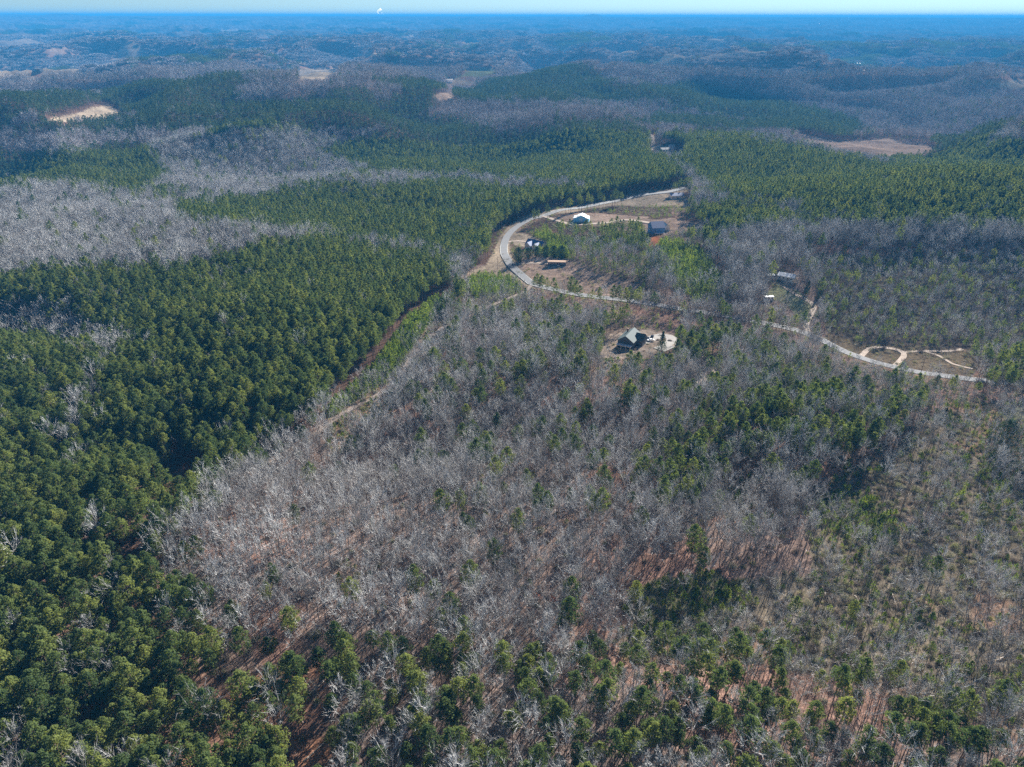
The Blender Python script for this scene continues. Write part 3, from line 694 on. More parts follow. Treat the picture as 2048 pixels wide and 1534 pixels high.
# low growth fills the young pine and cut-over ground more tightly, and dots the woods
def under(rmin, rmax, step, level):
    X, Y = grid(rmin, rmax, step, jit=1.0); code, opn, block, gz, p0 = cover_at(X, Y)
    low = p0; u = rng.random(len(X)); dr = fbm(X, Y, 22, 62, 3); d2 = fbm(X, Y, 11, 63, 3)
    yp = ((code == 12) & (u < .96)) | ((code == 4) & (u < (.97 if level else .42))) | ((code == 5) & (dr > .515) & (u < .45)) | ((code == 9) & (u < .10)) | ((code == 10) & (u < .10))
    sh = ((code == 5) & ~yp & (d2 > .42) & (u < .97)) | (np.isin(code, (2, 3, 6, 7)) & (u < .10)) | ((code == 9) & (u > .75)) | ((code == 4) & (u > (.97 if level else .72))) | ((code == 10) & (u > .85))
    cut = block & ~low & (opn < 0); sh |= cut & (u > .45); yp |= cut & (u < .12)
    sh |= (opn >= 0) & (u < .012)
    for nm, m in (('young', yp & ~low & (opn < 0)), ('shrub', sh & (~low | (opn >= 0)))):
        n = m.sum(); pts[nm].append(np.stack([X[m], Y[m], gz[m], rng.uniform(.3, 1.1, n) ** (1.0 if nm == 'young' else 1.3) * np.where((code[m] == 12) & (nm == 'young'), 1.45, np.where((code[m] == 4) & (nm == 'young'), 1.1 + .35 * level, 1.0)), np.full(n, level), code[m]], 1))
under(60, NEAR_R, 2.1, 0); under(NEAR_R, 1000, 2.6, 1)
pts = {k: np.concatenate(v) for k, v in pts.items()}

def place_name(px, py, code):
    """the part of the wood a tree stands in"""
    if code == 7 or (code == 1 and py > 1000): return "pine wood in the lower left corner" if (px < 420 and py > 1300) else "pine wood along the lower left edge" if py < 1300 else "pine wood by fallen logs at lower left"
    if code == 1: return "dense pine plantation on the left"
    if code == 6: return ("open pine grove at the bottom right" if px > 1400 else "open pine grove at the bottom centre")
    if code == 5: return "brushy cut-over ground at the lower right" if py > 1130 else "brushy cut-over ground at the right edge"
    if code == 12: return "bright green sapling strip beside the lane"
    if code == 4: return "sapling patch at the lower right" if py > 1130 else "sapling patch by the cut-over ground"
    if code == 2: return "leafless wood on red ground at the lower centre" if px > 850 else "leafless wood above the lower left pines"
    return "mixed wood at the lower right" if px > 1300 else "mixed wood at the lower left" if px < 850 else "mixed wood at the lower centre"
def thing_tree(kind, model, loc, s, rz, label, cat, group):
    r = bpy.data.objects.new(kind, None); COL.objects.link(r); r.empty_display_size = .5
    r.location = loc; r.rotation_euler = (rng.normal(0, .02), rng.normal(0, .02), rz); r.scale = (s * rng.uniform(.92, 1.08), s * rng.uniform(.92, 1.08), s)
    for nm, me in (('trunk', model.trunk), ('crown', model.crown)):
        c = bpy.data.objects.new(nm, me); COL.objects.link(c); c.parent = r
    tag(r, label, cat, group); return r
LBL = {'pine': ('pine_tree', "tall green pine in the ", 'pine', 'pines in the '),
       'bare': ('bare_tree', "leafless grey hardwood tree in the ", 'bare tree', 'leafless trees in the '),
       'young': ('young_pine', "small bright green pine sapling in the ", 'young pine', 'pine saplings in the '),
       'shrub': ('shrub', "low tangled brown shrub in the ", 'shrub', 'shrubs in the ')}
NEARSET = {'pine': PINE, 'bare': BARE, 'young': YPINE, 'shrub': SHRUB}
def gn_mass(name, label, P, sets):
    """one object; its points carry every tree of the mass"""
    n = len(P); me = bpy.data.meshes.new(name); me.vertices.add(n); me.vertices.foreach_set("co", P[:, :3].astype(np.float32).ravel())
    src = bpy.data.collections.new(name + "_models"); k = 0; start = {}
    for lv, ms in sets.items():
        start[lv] = (k, len(ms))
        for m in ms:
            o = bpy.data.objects.new("m%03d" % k, m.both); src.objects.link(o); k += 1
    idx = np.zeros(n, np.int32)
    for lv, (st, cnt) in start.items():
        m = P[:, 4] == lv; lo = rng.integers(0, cnt, m.sum())
        if cnt == 7: lo = np.where(P[m, 5] == 6, 4 + lo % 3, lo % 5)      # the open grove has the high-crowned pines
        idx[m] = st + lo
    a = me.attributes.new("pick", 'INT', 'POINT'); a.data.foreach_set("value", idx)
    sc = np.stack([P[:, 3] * rng.uniform(.9, 1.1, n), P[:, 3] * rng.uniform(.9, 1.1, n), P[:, 3]], 1).astype(np.float32)
    a = me.attributes.new("size", 'FLOAT_VECTOR', 'POINT'); a.data.foreach_set("vector", sc.ravel())
    ro = np.stack([rng.normal(0, .025, n), rng.normal(0, .025, n), rng.uniform(0, 6.28, n)], 1).astype(np.float32)
    a = me.attributes.new("turn", 'FLOAT_VECTOR', 'POINT'); a.data.foreach_set("vector", ro.ravel())
    o = link(name, me); tag(o, label, kind='stuff')
    g = bpy.data.node_groups.new(name, 'GeometryNodeTree')
    g.interface.new_socket("Geometry", in_out='INPUT', socket_type='NodeSocketGeometry'); g.interface.new_socket("Geometry", in_out='OUTPUT', socket_type='NodeSocketGeometry')
    gi = g.nodes.new("NodeGroupInput"); go = g.nodes.new("NodeGroupOutput")
    ci = g.nodes.new("GeometryNodeCollectionInfo"); ci.inputs['Collection'].default_value = src; ci.inputs['Separate Children'].default_value = True; ci.inputs['Reset Children'].default_value = True
    ip = g.nodes.new("GeometryNodeInstanceOnPoints"); ip.inputs['Pick Instance'].default_value = True
    def attr(nm, ty):
        q = g.nodes.new("GeometryNodeInputNamedAttribute"); q.data_type = ty; q.inputs['Name'].default_value = nm
        return [x for x in q.outputs if x.enabled and x.name == 'Attribute'][0]
    g.links.new(gi.outputs[0], ip.inputs['Points']); g.links.new(ci.outputs[0], ip.inputs['Instance'])
    g.links.new(attr("pick", 'INT'), ip.inputs['Instance Index'])
    er = g.nodes.new("FunctionNodeEulerToRotation"); g.links.new(attr("turn", 'FLOAT_VECTOR'), er.inputs[0]); g.links.new(er.outputs[0], ip.inputs['Rotation'])
    g.links.new(attr("size", 'FLOAT_VECTOR'), ip.inputs['Scale']); g.links.new(ip.outputs[0], go.inputs[0])
    md = o.modifiers.new("scatter", 'NODES'); md.node_group = g
    return o
MAXI = 300
rest = {}
for k, P in pts.items():
    hh = {'pine': 14, 'bare': 12, 'young': 2, 'shrub': 1}[k]
    px, py = proj(P[:, 0], P[:, 1], P[:, 2] + hh)
    d = np.sqrt(P[:, 0] ** 2 + P[:, 1] ** 2 + (CAM_Z - P[:, 2]) ** 2) / P[:, 3]
    ok = (px > 15) & (px < 2033) & (py > 0) & (py < 1500) & (P[:, 4] == 0)
    order = np.argsort(np.where(ok, d, 1e9))[:min(MAXI, int(ok.sum()))]
    kn, lb, cat, gp = LBL[k]
    for i in order:
        x, y, z, s, lv, c = P[i]; ms = NEARSET[k]
        j = rng.integers(0, len(ms))
        if k == 'pine': j = 4 + j % 3 if c == 6 else j % 5
        w = place_name(px[i], py[i], int(c))
        thing_tree(kn, ms[j], (x, y, z), s, rng.uniform(0, 6.28), lb + w, cat, gp + w)
    m = np.ones(len(P), bool); m[order] = False; rest[k] = P[m]
gn_mass("pine_forest", "the rest of the green pines over the hills", rest['pine'], {0: PINE, 1: PINE_M, 2: PINE_L})
gn_mass("bare_forest", "the rest of the leafless grey hardwoods over the hills", rest['bare'], {0: BARE, 1: BARE_M, 2: BARE_L})
gn_mass("young_pine_thicket", "small bright green pines growing in thickets", rest['young'], {0: YPINE, 1: YPINE_M, 2: YPINE_M})
gn_mass("undergrowth", "brown and dull green brush on the cleared ground", rest['shrub'], {0: SHRUB, 1: SHRUB_M})
# beyond: clumps of about twenty trees each
X, Y = grid(TREE_R, CLUMP_R, 25.0, math.radians(41)); code, opn, block, gz, p0 = cover_at(X, Y)
m = ~block & (code != 0)
lv = np.where(np.isin(code, (1,)), 0, np.where(np.isin(code, (3, 8)), 2, 1))
gn_mass("distant_woods", "far wooded hills of grey hardwoods and dark pines", np.stack([X, Y, gz, rng.uniform(.9, 1.15, len(X)), lv, code], 1)[m], {0: CL_P, 1: CL_B, 2: CL_M})
print("POINTS", {k: len(v) for k, v in pts.items()}, "clumps", int(m.sum()))

# ------------------------------------------------------------------ single trees that stand out
BIGCEDAR = [Model("evergreen_%d" % i, *cedar_model(*a), M_BARK, M_CEDAR) for i, a in enumerate([(14, .26), (17, .38, 3600, .34, True), (8, .42, 2000, .28, True)])]
def special(kind, model, px, py, s, label, cat, group=None, sx=1.0):
    p = at(px, py); r = thing_tree(kind, model, (p[0], p[1], p[2]), s, rng.uniform(0, 6.28), label, cat, group)
    r.scale = (s * sx, s * sx, s); return r
special('evergreen_tree', BIGCEDAR[0], 1322, 706, 1.05, "tall dark conical evergreen in front of the green-roofed house by its drive", 'evergreen tree')
special('evergreen_tree', BIGCEDAR[1], 2005, 905, 1.0, "big round dark evergreen beside the small green field at the right edge", 'evergreen tree', None, 1.0)
special('evergreen_tree', BIGCEDAR[1], 2046, 945, .95, "dark round evergreen cut by the right edge, in front of the bigger one", 'evergreen tree')
for i, (px, py, s) in enumerate([(1037, 524, 1.15), (1056, 517, .85), (1074, 514, .85), (1092, 513, .9), (1108, 515, .95), (1123, 516, 1.0)]):
    special('evergreen_tree', BIGCEDAR[2], px, py, s * 1.4, "largest round evergreen beside the curving road, shading its lane" if i == 0 else "round dark evergreen in the row below the blue-roofed house", 'evergreen tree', 'round evergreens below the blue-roofed house')
special('evergreen_tree', BIGCEDAR[2], 1143, 413, 1.0, "round green tree at the wood's edge behind the upper road", 'evergreen tree')
special('pine_tree', PINE[0], 1038, 1105, 1.0, "lone bright green pine among the leafless trees at the centre", 'pine')
special('pine_tree', PINE[2], 1185, 1065, .9, "bushy green pine pair's left tree among leafless trees right of centre", 'pine')
special('pine_tree', PINE[1], 1198, 1066, 1.0, "bushy green pine pair's right tree among leafless trees right of centre", 'pine')
special('evergreen_tree', BIGCEDAR[0], 1612, 588, .8, "dark evergreen behind the little green lawn on the shady hillside", 'evergreen tree')
special('evergreen_tree', BIGCEDAR[0], 1640, 592, .8, "dark evergreen right of the lawn on the shady hillside", 'evergreen tree')

# ------------------------------------------------------------------ buildings
def flat(name, c, c2=None, rgh=.8, scale=1.5): return rough(name, c, c2 or tuple(k * 1.18 for k in c), scale, False, rgh)
M_SIDING = flat("pale_siding", (.50, .48, .44)); M_DARKW = flat("dark_siding", (.06, .07, .085)); M_BLUEW = flat("blue_siding", (.10, .22, .42))
M_WHITEW = flat("white_metal", (.70, .71, .70), (.80, .80, .79), .5); M_AQUA = flat("aqua_metal_siding", (.28, .62, .80)); M_BRICK = flat("brown_siding", (.20, .12, .085))
M_GREENR = flat("green_grey_shingles", (.055, .075, .072), (.095, .125, .12), .7, 3); M_GREYR = flat("grey_shingles", (.20, .19, .18), (.30, .29, .27), .7, 3)
M_BLUER = flat("blue_grey_shingles", (.09, .12, .22), (.14, .18, .30), .6, 3); M_TANR = flat("tan_roof", (.40, .36, .30), (.50, .45, .38), .7, 2)
M_ORANGER = flat("tan_metal_roof", (.46, .30, .19), (.55, .38, .26), .6, 2)
M_GLASS = rough("window_glass", (.02, .025, .03), (.04, .05, .06), 1, False, .08); M_TRIM = flat("white_trim", (.68, .67, .64)); M_DOOR = flat("door_paint", (.16, .08, .05))
def xf(p, rz): return np.array([p[0] * math.cos(rz) - p[1] * math.sin(rz), p[0] * math.sin(rz) + p[1] * math.cos(rz), p[2]])
def gable_block(root, L, Wd, H, RH, off, rz, wallm, roofm, over=.5, wall_name='wall', roof_name='roof', found=2.0):
    """ridge along local x; walls with gable ends, a two-slope slab roof"""
    w = MB(); hx, hy = L / 2, Wd / 2; v = []
    for x in (-hx, hx): v += [(x, -hy, -found), (x, hy, -found), (x, hy, H), (x, 0, H + RH), (x, -hy, H)]
    V = [xf(q, rz) + off for q in v]
    w.add(V, [(0, 1, 2, 3, 4)[::-1], (5, 6, 7, 8, 9), (0, 4, 9, 5), (1, 6, 7, 2), (0, 5, 6, 1)])
    wl = link(wall_name, w.mesh(wall_name, [wallm]), root)
    r = MB(); sl = RH / hy; t = .18
    for sg in (-1, 1):
        q = [(-hx - over, 0, H + RH + .02), (hx + over, 0, H + RH + .02), (hx + over, sg * (hy + over), H - sl * over + .02), (-hx - over, sg * (hy + over), H - sl * over + .02)]
        q += [(a, b, c + t) for a, b, c in q]
        Q = [xf(a, rz) + off for a in q]
        r.add(Q, [(0, 3, 2, 1), (4, 5, 6, 7), (0, 1, 5, 4), (1, 2, 6, 5), (2, 3, 7, 6), (3, 0, 4, 7)])
    rf = link(roof_name, r.mesh(roof_name, [roofm]), root)
    return wl, rf
def wbox(name, root, c, s, off, rz, mat):
    b = MB(); b.box((0, 0, 0), s, 0)
    V = [xf(np.array(p) + c, rz) + off for p in np.concatenate(b.v)]
    m = MB(); m.add(V, b.f); return link(name, m.mesh(name, [mat]), root)
def openings(root, L, Wd, H, off, rz, n=4, door=True, n_end=1):
    for sg in (-1, 1):
        for k in range(n):
            x = -L / 2 + L * (k + .5) / n
            if door and sg < 0 and k == n // 2:
                d = wbox('door', root, (x, sg * (Wd / 2 + .03), 1.05), (1.0, .08, 2.1), off, rz, M_DOOR); continue
            f = wbox('window', root, (x, sg * (Wd / 2 + .02), min(H - .9, 1.6)), (1.35, .07, 1.35), off, rz, M_TRIM)
            wbox('pane', f, (x, sg * (Wd / 2 + .05), min(H - .9, 1.6)), (1.1, .06, 1.1), off, rz, M_GLASS)
        for k in range(n_end):
            y = -Wd / 2 + Wd * (k + .5) / n_end
            f = wbox('window', root, (sg * (L / 2 + .02), y, min(H - .9, 1.6)), (.07, 1.35, 1.35), off, rz, M_TRIM)
            wbox('pane', f, (sg * (L / 2 + .05), y, min(H - .9, 1.6)), (.06, 1.1, 1.1), off, rz, M_GLASS)
def building(kind, px, py, label, cat='house', rz=0.0, group=None):
    p = at(px, py); e = bpy.data.objects.new(kind, None); COL.objects.link(e); e.location = (p[0], p[1], p[2] + .45); e.rotation_euler = (0, 0, rz)
    tag(e, label, cat, group); return e
Z3 = np.zeros(3)
# house with the dark gables in the clearing
h = building('house', 1258, 689, "house with green-grey roof and dark gables in the clearing at the centre right", 'house', math.radians(62))
gable_block(h, 15, 10, 4.8, 3.3, Z3, 0, M_DARKW, M_GREENR); openings(h, 15, 10, 5.2, Z3, 0, 5, True, 2)
gable_block(h, 5, 7.0, 4.4, 3.0, np.array([2.5, -6.4, 0]), math.pi / 2, M_DARKW, M_GREENR, wall_name='wing_wall', roof_name='wing_roof')
wbox('porch_roof', h, (-9.4, 0, 2.9), (3.4, 9.6, .18), Z3, 0, M_TRIM)
for y in (-4.5, -1.5, 1.5, 4.5): wbox('porch_post', h, (-10.9, y, 1.0), (.2, .2, 3.7), Z3, 0, M_TRIM)
wbox('chimney', h, (3, 2.4, 7.2), (1.1, .9, 3.4), Z3, 0, M_BRICK)
# metal barn by the upper road
h = building('metal_barn', 1163, 441, "metal barn with white roof and aqua gable end beside the upper road", 'barn', math.radians(80))
gable_block(h, 11, 8, 4.4, 1.5, Z3, 0, M_AQUA, M_WHITEW, .15)
for sg in (-1, 1):
    m = MB(); a, b = sg * 4.0, sg * 8.0
    m.add([(-5.5, a, 3.9), (5.5, a, 3.9), (5.5, b, 2.9), (-5.5, b, 2.9), (-5.5, a, 4.05), (5.5, a, 4.05), (5.5, b, 3.05), (-5.5, b, 3.05)], [(0, 3, 2, 1), (4, 5, 6, 7), (0, 1, 5, 4), (1, 2, 6, 5), (2, 3, 7, 6), (3, 0, 4, 7)])
    link('side_roof', m.mesh('side_roof', [M_WHITEW]), h)
    m = MB(); m.add([(-5.3, a + sg * .05, -1), (5.3, a + sg * .05, -1), (5.3, b - sg * .2, -1), (-5.3, b - sg * .2, -1), (-5.3, a + sg * .05, 3.85), (5.3, a + sg * .05, 3.85), (5.3, b - sg * .2, 2.85), (-5.3, b - sg * .2, 2.85)],
          [(0, 3, 2, 1), (4, 5, 6, 7), (0, 1, 5, 4), (1, 2, 6, 5), (2, 3, 7, 6), (3, 0, 4, 7)])
    link('side_wall', m.mesh('side_wall', [M_AQUA]), h)
wbox('door', h, (-5.56, 0, 1.6), (.1, 3.0, 3.4), Z3, 0, M_WHITEW)
# blue house above the red cut
h = building('house', 1312, 463, "blue house with tan-grey side roof above the red clay bank", 'house', math.radians(100))
gable_block(h, 12, 13, 4.8, 4.2, Z3, math.pi / 2, M_BLUEW, M_BLUER); openings(h, 13, 12, 4.8, Z3, 0, 4, True, 2)
gable_block(h, 9, 7, 3.6, 3.0, np.array([2, -9.5, 0]), 0, M_SIDING, M_TANR, wall_name='wing_wall', roof_name='wing_roof')
wbox('deck', h, (-8.6, 0, .4), (3.2, 9.0, .2), Z3, 0, M_TRIM)
for y in (-4.2, 0, 4.2): wbox('deck_post', h, (-10, y, -1.0), (.2, .2, 2.7), Z3, 0, M_TRIM)
# house behind the round evergreens
h = building('house', 1072, 496, "long house with blue-grey gabled roof behind the round evergreens", 'house', math.radians(-38))
gable_block(h, 17, 9, 3.6, 3.2, Z3, 0, M_SIDING, M_BLUER); openings(h, 17, 9, 3.6, Z3, 0, 5, True, 1)
gable_block(h, 6, 6, 3.4, 2.6, np.array([-3.5, -5.4, 0]), math.pi / 2, M_SIDING, M_BLUER, wall_name='wing_wall', roof_name='wing_roof')
gable_block(h, 6, 6, 3.4, 2.6, np.array([4.5, -5.4, 0]), math.pi / 2, M_SIDING, M_BLUER, wall_name='wing_wall', roof_name='wing_roof')
# mobile home
h = building('mobile_home', 1114, 530, "long low mobile home with tan roof at the end of a short drive", 'mobile home', math.radians(-4))
gable_block(h, 15, 4.2, 2.7, .5, Z3, 0, M_DARKW, M_ORANGER, .2); openings(h, 15, 4.2, 2.7, Z3, 0, 6, True, 1)
wbox('steps', h, (1.2, -2.9, 0.2), (1.6, 1.2, .5), Z3, 0, M_TRIM)
# hillside pair
h = building('house', 1573, 559, "white-roofed house at the top of the steep gravel drive", 'house', math.radians(-35))
gable_block(h, 12, 7.5, 3, 1.6, Z3, 0, M_SIDING, M_WHITEW, .5); openings(h, 12, 7.5, 3, Z3, 0, 4, True, 1)
h = building('shed', 1541, 557, "small white-roofed open shed left of the white-roofed house", 'shed', math.radians(-5))
wbox('roof', h, (0, 0, 2.7), (6, 4.4, .16), Z3, math.radians(0), M_WHITEW)
wbox('wall', h, (0, 2.0, 1.0), (5.6, .12, 3.2), Z3, 0, M_DARKW); wbox('wall', h, (-2.8, 0, 1.0), (.12, 3.8, 3.2), Z3, 0, M_DARKW)
for x in (2.7, 0): wbox('post', h, (x, -1.9, 1.0), (.14, .14, 3.2), Z3, 0, M_TRIM)
h = building('mobile_home', 1536, 600, "small white trailer in the grassy yard below the white-roofed house", 'trailer', math.radians(5))
gable_block(h, 7, 2.6, 2.3, .25, Z3, 0, M_WHITEW, M_WHITEW, .1); openings(h, 7, 2.6, 2.3, Z3, 0, 3, True, 0)
# farmstead in the pines
for px, py, rz, L, Wd, wm, rm, lb in [(1329, 303, .2, 14, 9, M_DARKW, M_GREYR, "dark grey farmhouse at the clearing in the far pines"),
        (1343, 297, -.3, 9, 7, M_WHITEW, M_TANR, "pale outbuilding behind the dark farmhouse in the far pines"),
        (1352, 302, .1, 8, 6, M_BRICK, M_BRICK, "reddish barn right of the dark farmhouse in the far pines"),
        (1380, 324, .1, 10, 7, M_WHITEW, M_WHITEW, "small white building half hidden in the pines below the farmhouse"),
        (1385, 306, 0, 12, 5, M_WHITEW, M_TANR, "low pale shed by the bare trees right of the farmhouse"),
        (1352, 396, .15, 16, 9, M_SIDING, M_BLUER, "blue-roofed house behind the row of thin trees on the roadside lawn"),
        (1374, 412, -.1, 7, 6, M_SIDING, M_GREYR, "little grey outbuilding at the right end of the roadside lawn")]:
    h = building('house' if 'house' in lb.split(' at ')[0] else 'outbuilding', px, py, lb, 'house' if 'farmhouse at' in lb or 'blue-roofed' in lb else 'outbuilding', rz)
    gable_block(h, L, Wd, 3.2, 2.2, Z3, 0, wm, rm); openings(h, L, Wd, 3.2, Z3, 0, 3, True, 1)
for px, py, L, wm, rm, lb in [(1713, 130, 34, M_WHITEW, M_WHITEW, "large white-roofed shed far off in the wooded hills at the right"),
        (1722, 146, 22, M_DARKW, M_GREYR, "dark-roofed house far off below the large white shed"),
        (475, 185, 24, M_BRICK, M_BRICK, "brown barn on the bare far ridge at the upper left"),
        (533, 171, 15, M_WHITEW, M_WHITEW, "small white house in the bare woods right of the brown barn"),
        (78, 142, 22, M_DARKW, M_GREYR, "dark house on a clay patch at the far upper left"),
        (1052, 110, 34, M_WHITEW, M_WHITEW, "white farm building in a narrow far field at the top centre"),
        (808, 143, 24, M_DARKW, M_TANR, "dark-roofed house on a pale patch at the upper centre"),
        (899, 164, 20, M_WHITEW, M_TANR, "pale house by the tan fields at the upper centre"),
        (1995, 149, 26, M_DARKW, M_GREYR, "dark house by a clay patch above the right-hand field"),
        (256, 224, 12, M_WHITEW, M_GREYR, "small pale house at the tip of the long tan field"),
        (218, 104, 24, M_DARKW, M_GREYR, "lone dark-roofed house on a far hill at the upper left"),
        (1640, 49, 30, M_WHITEW, M_WHITEW, "tiny white building near the horizon at the right"),
        (2040, 46, 30, M_WHITEW, M_WHITEW, "tiny white building near the horizon at the right edge")]:
    h = building('house' if 'house' in lb else 'farm_building', px, py, lb, 'house' if 'house' in lb else 'farm building', rng.uniform(-.5, .5))
    h.location[2] += 1.0 if py < 100 else 0
    gable_block(h, L, L * .6, 4 + L * .08, L * .12, Z3, 0, wm, rm)
# ------------------------------------------------------------------ cars
def car(px, py, rz, paint, label, group=None):
    p = at(px, py); e = bpy.data.objects.new('parked_car', None); COL.objects.link(e); e.location = (p[0], p[1], p[2] + .42); e.rotation_euler = (0, 0, rz); tag(e, label, 'car', group)
    pr = [(-2.25, .35), (-2.2, .85), (-1.75, .98), (-1.2, 1.05), (-.75, 1.5), (.75, 1.52), (1.6, 1.0), (2.2, .9), (2.25, .35)]
    m = MB(); v = []
    for y, k in ((-.88, 1), (.88, 1)):
        for x, z in pr: v.append((x, y * (1 if z < 1.1 else .82), z))
    n = len(pr); m.add(v, [tuple(range(n)), tuple(range(2 * n - 1, n - 1, -1))] + [(i + 1, i, i + n, i + 1 + n) for i in range(n - 1)] + [(0, n - 1, 2 * n - 1, n)])
    link('body', m.mesh('body', [paint]), e)
    for sy in (-1, 1): wbox('side_window', e, (0, sy * .80, 1.26), (1.5, .06, .32), Z3, 0, M_GLASS)
    m = MB(); m.add([(.82, -.66, 1.47), (.82, .66, 1.47), (1.5, .76, 1.09), (1.5, -.76, 1.09)], [(0, 3, 2, 1)]); link('windscreen', m.mesh('windscreen', [M_GLASS]), e)
    for x in (-1.4, 1.4):
        for y in (-.85, .85):
            w = MB(); w.tube((x, y - .1, .34), (x, y + .1, .34), .34, .34, 12, 0, True); link('wheel', w.mesh('wheel', [M_DARKW]), e)
M_CARD = rough("dark_car_paint", (.02, .022, .025), (.03, .03, .035), 1, False, .25)
for i, (px, py, lb) in enumerate([(1287, 681, "dark car parked nearest the house on the pale drive"), (1295, 680, "dark car parked in the middle of three on the drive"), (1304, 676, "dark car parked farthest from the house on the drive")]):
    car(px, py, math.radians(70), M_CARD, lb, "dark cars parked on the drive")
car(1301, 683, math.radians(10), M_WHITEW, "white car parked at the edge of the drive beside the dark cars")
car(1556, 564, math.radians(-30), M_CARD, "dark car parked beside the hillside shed"); car(1172, 447, math.radians(5), M_CARD, "dark car parked in front of the aqua barn")
# ------------------------------------------------------------------ poles, fallen logs
M_POLE = flat("pole_wood", (.22, .17, .13)); M_WHITEP = flat("pale_post", (.66, .65, .62))
def pole(px, py, H, label, mat=M_POLE, arm=True):
    p = at(px, py); e = bpy.data.objects.new('utility_pole' if arm else 'post', None); COL.objects.link(e); e.location = tuple(p); tag(e, label, 'utility pole' if arm else 'post')
    m = MB(); m.tube((0, 0, -.5), (0, 0, H), .17, .11, 8, 0, True); link('pole', m.mesh('pole', [mat]), e)
    if arm: wbox('crossarm', e, (0, 0, H - .7), (2.2, .12, .12), Z3, 0, mat)
    else: wbox('cap', e, (0, 0, H + .2), (.6, .5, .4), Z3, 0, mat)
for a in [(995, 540, 11, "brown utility pole left of the road near the junction"), (1078, 441, 11, "brown utility pole beside the upper road bend"), (1112, 427, 11, "brown utility pole across from the aqua barn's drive"),
          (1843, 742, 10, "utility pole beside the road below the dirt loop")]: pole(*a)
pole(1655, 652, 4.5, "pale post with a cap at the shady wood's edge above the road", M_WHITEP, False)
LOGS = [(605, 1524, 668, 1468, .26, 0, "long pale fallen trunk across the clay patch at the bottom left"), (697, 1470, 708, 1420, .22, 3, "pale broken trunk leaning upright near the bottom left"),
        (469, 1415, 524, 1377, .22, 0, "pale fallen log slanting over the clay strip at the lower left"), (485, 1402, 487, 1376, .25, 1, "short thick pale log beside the slanting one on the clay strip"),
        (752, 1195, 788, 1263, .22, 4, "pale dead trunk leaning through the leafless wood left of the red clearing"), (1074, 1181, 1104, 1202, .28, 0, "dark uprooted trunk in the red leaf-covered gap"),
        (1130, 1213, 1092, 1203, .2, 0, "thin fallen trunk right of the uprooted one"), (1237, 1144, 1280, 1103, .25, 3, "white-barked dead trunk leaning among the leafless trees"),
        (1640, 1165, 1663, 1206, .2, 0, "pale fallen log at the left end of the cut-over slope"), (1710, 1191, 1727, 1222, .2, 0, "pale fallen log in the middle of the cut-over slope"),
        (1689, 1214, 1708, 1213, .18, 0, "short level log left of the slanting ones on the cut-over slope"), (1785, 1187, 1794, 1217, .18, 0, "pale steep log on the cut-over slope's right half"),
        (1824, 1198, 1831, 1218, .18, 0, "short pale log at the right of the cut-over slope"), (1994, 1322, 2019, 1306, .36, 1, "thick bright white log near the right edge"),
        (1568, 1205, 1615, 1250, .18, 0, "thin grey trunk lying below the leafless trees at the cut-over edge"), (1680, 1290, 1703, 1358, .18, 1, "long thin pale trunk above the bottom right pines"),
        (610, 1395, 648, 1362, .2, 0, "fallen log under the pines right of the clay strip"), (560, 1380, 590, 1352, .2, 0, "fallen log in the middle of the clay strip"),
        (1195, 1240, 1330, 1212, .2, 0, "very long dark trunk lying along the leafless wood's lower edge"), (820, 1330, 900, 1296, .2, 0, "long fallen log left of the bottom centre pines")]
for x0, y0, x1, y1, r, up, lb in LOGS:
    a, b = at(x0, y0, .3), at(x1, y1, .3); a[2] += .2; b[2] += .2 + up * 1.3
    c = (a + b) / 2; e = bpy.data.objects.new('fallen_log', None); COL.objects.link(e); e.location = tuple(a); tag(e, lb, 'log')
    m = MB(); n = 5; P = [(b - a) * i / n + (0 if i in (0, n) else rng.normal(0, .12, 3)) for i in range(n + 1)]
    for i in range(n): m.tube(P[i], P[i + 1], r * (1 - .12 * i), r * (1 - .12 * (i + 1)), 7, 0, i in (0, n - 1))
    mat = M_BTRUNK if 'dark' in lb else M_LOG
    link('trunk', m.mesh('trunk', [mat], True), e)
    m = MB(); L = np.linalg.norm(b - a)
    for k in range(9):
        t = rng.uniform(.45, 1); o = (b - a) * t; d = (b - a) / L + rng.normal(0, .6, 3); d[2] = abs(d[2]); m.tube(o, o + d * rng.uniform(.6, 2.2), .06, .02, 3)
    link('branches', m.mesh('branches', [mat]), e)
# red root plates of the wind-thrown trees
for px, py, lb in [(1106, 1204, "red clay root plate at the foot of the uprooted trunk"), (1072, 1196, "reddish root plate left of the uprooted trunk")]:
    p = at(px, py); m = MB(); R = 1.3; v = []
    for i in range(6):
        for j in range(14):
            th = math.pi * i / 5; ph = 2 * math.pi * j / 14; q = R * (1 + .25 * rng.normal())
            v.append((q * math.sin(th) * math.cos(ph), .45 * q * math.sin(th) * math.sin(ph), .3 + q * math.cos(th)))
    m.add(v, [(i * 14 + j, (i + 1) * 14 + j, (i + 1) * 14 + (j + 1) % 14, i * 14 + (j + 1) % 14) for i in range(5) for j in range(14)])
    o = link('root_plate', m.mesh('root_plate', [flat("red_clay", (.42, .13, .06))], True), None, tuple(p + (0, 0, .4))); tag(o, lb, 'roots')
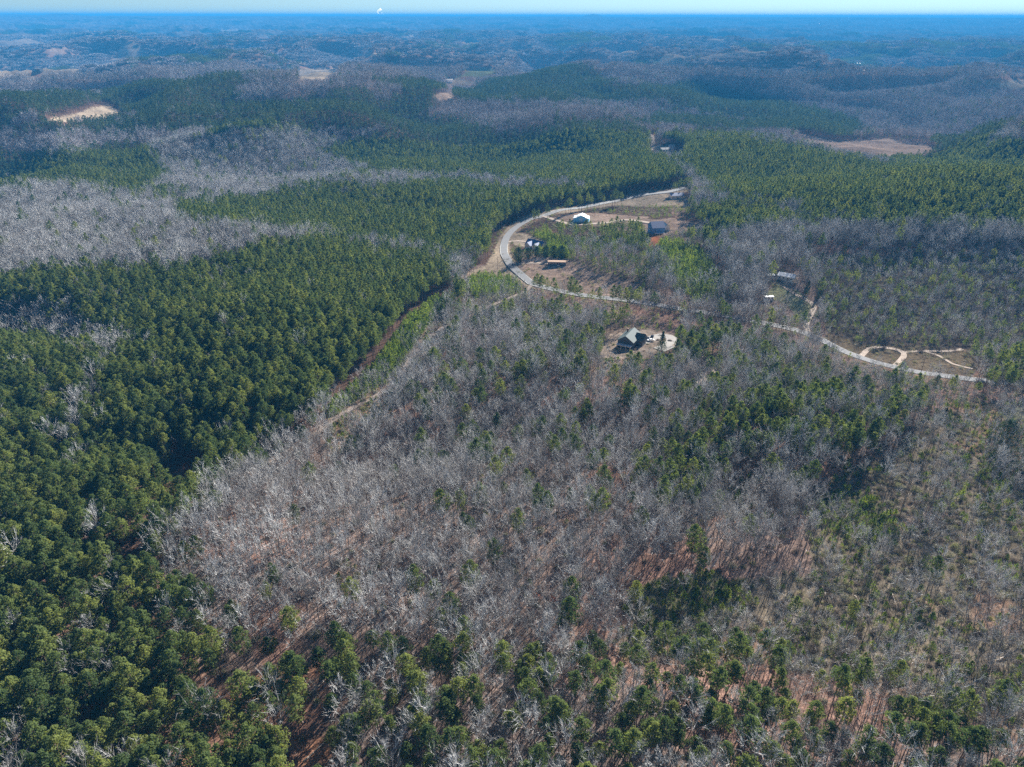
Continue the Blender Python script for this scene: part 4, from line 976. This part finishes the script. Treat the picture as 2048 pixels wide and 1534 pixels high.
# pale slash on the cut-over ground: sticks past counting
m = MB(); T = []
X, Y = grid(120, 520, 1.5); gz = height(X, Y); px, py = proj(X, Y, gz)
w = inpoly(px, py, [(1770, 985), (1860, 960), (1900, 1010), (1880, 1060), (1800, 1050), (1760, 1010)], 12) & (rng.random(len(X)) < .75)
w |= inpoly(px, py, [(1640, 940), (1900, 900), (2040, 1000), (2040, 1280), (1500, 1260), (1300, 1200), (1640, 1100)], 10) & (rng.random(len(X)) < .10)
w |= inpoly(px, py, [(400, 1340), (700, 1300), (760, 1400), (640, 1534), (560, 1534), (600, 1440)], 10) & (rng.random(len(X)) < .07)
for x, y, z in zip(X[w], Y[w], gz[w]):
    L = rng.uniform(.8, 4.0); a = rng.uniform(0, 6.28); d = np.array([math.cos(a), math.sin(a), rng.normal(0, .12)]) * L
    m.tube((x, y, z + .15), np.array([x, y, z + .2 + abs(rng.normal(0, .3))]) + d, rng.uniform(.04, .10), .03, 3)
tag(link('slash', m.mesh('slash', [M_LOG])), "pale broken branches and sticks strewn over the cut-over ground", kind='stuff')

# ------------------------------------------------------------------ steam plume on the horizon
mp, tp, op = new_mat("steam"); em = N(tp, "ShaderNodeBsdfTranslucent"); em.inputs[0].default_value = (.9, .9, .9, 1); tp.links.new(em.outputs[0], op.inputs[0])
m = MB()
d = ray(761, 33); d = d / math.hypot(d[0], d[1]); base = np.array([d[0], d[1], 0]) * 66000
for dx, z, R in [(60, 60, 85), (0, 95, 60), (-60, 120, 42), (-90, 165, 34), (-80, 205, 30), (-40, 240, 38), (10, 262, 44), (40, 110, 60)]:
    v = []
    for i in range(7):
        for j in range(10):
            th = math.pi * i / 6; ph = 2 * math.pi * j / 10; q = R * (1 + .12 * rng.normal())
            v.append(((dx + q * math.sin(th) * math.cos(ph)) * 2.3, q * math.sin(th) * math.sin(ph), (z + q * math.cos(th)) * 2.3))
    m.add(v, [(i * 10 + j, (i + 1) * 10 + j, (i + 1) * 10 + (j + 1) % 10, i * 10 + (j + 1) % 10) for i in range(6) for j in range(10)])
o = link('steam_plume', m.mesh('steam_plume', [mp], True), None, tuple(base)); tag(o, "white steam plume rising on the horizon left of centre", 'steam')

# ------------------------------------------------------------------ haze
mh, th_, oh = new_mat("haze"); pv = th_.nodes.new("ShaderNodeVolumePrincipled")
pv.inputs['Color'].default_value = (*HAZE_COLOR, 1); pv.inputs['Density'].default_value = HAZE_DENSITY; pv.inputs['Density Attribute'].default_value = ""
pv.inputs['Anisotropy'].default_value = 0.0
th_.links.new(pv.outputs[0], oh.inputs['Volume']); mh.cycles.homogeneous_volume = True
m = MB(); m.box((0, 0, (HZT - 200) / 2), (126000, 126000, HZT + 200)); hz = link('haze', m.mesh('haze', [mh])); tag(hz, kind='stuff')
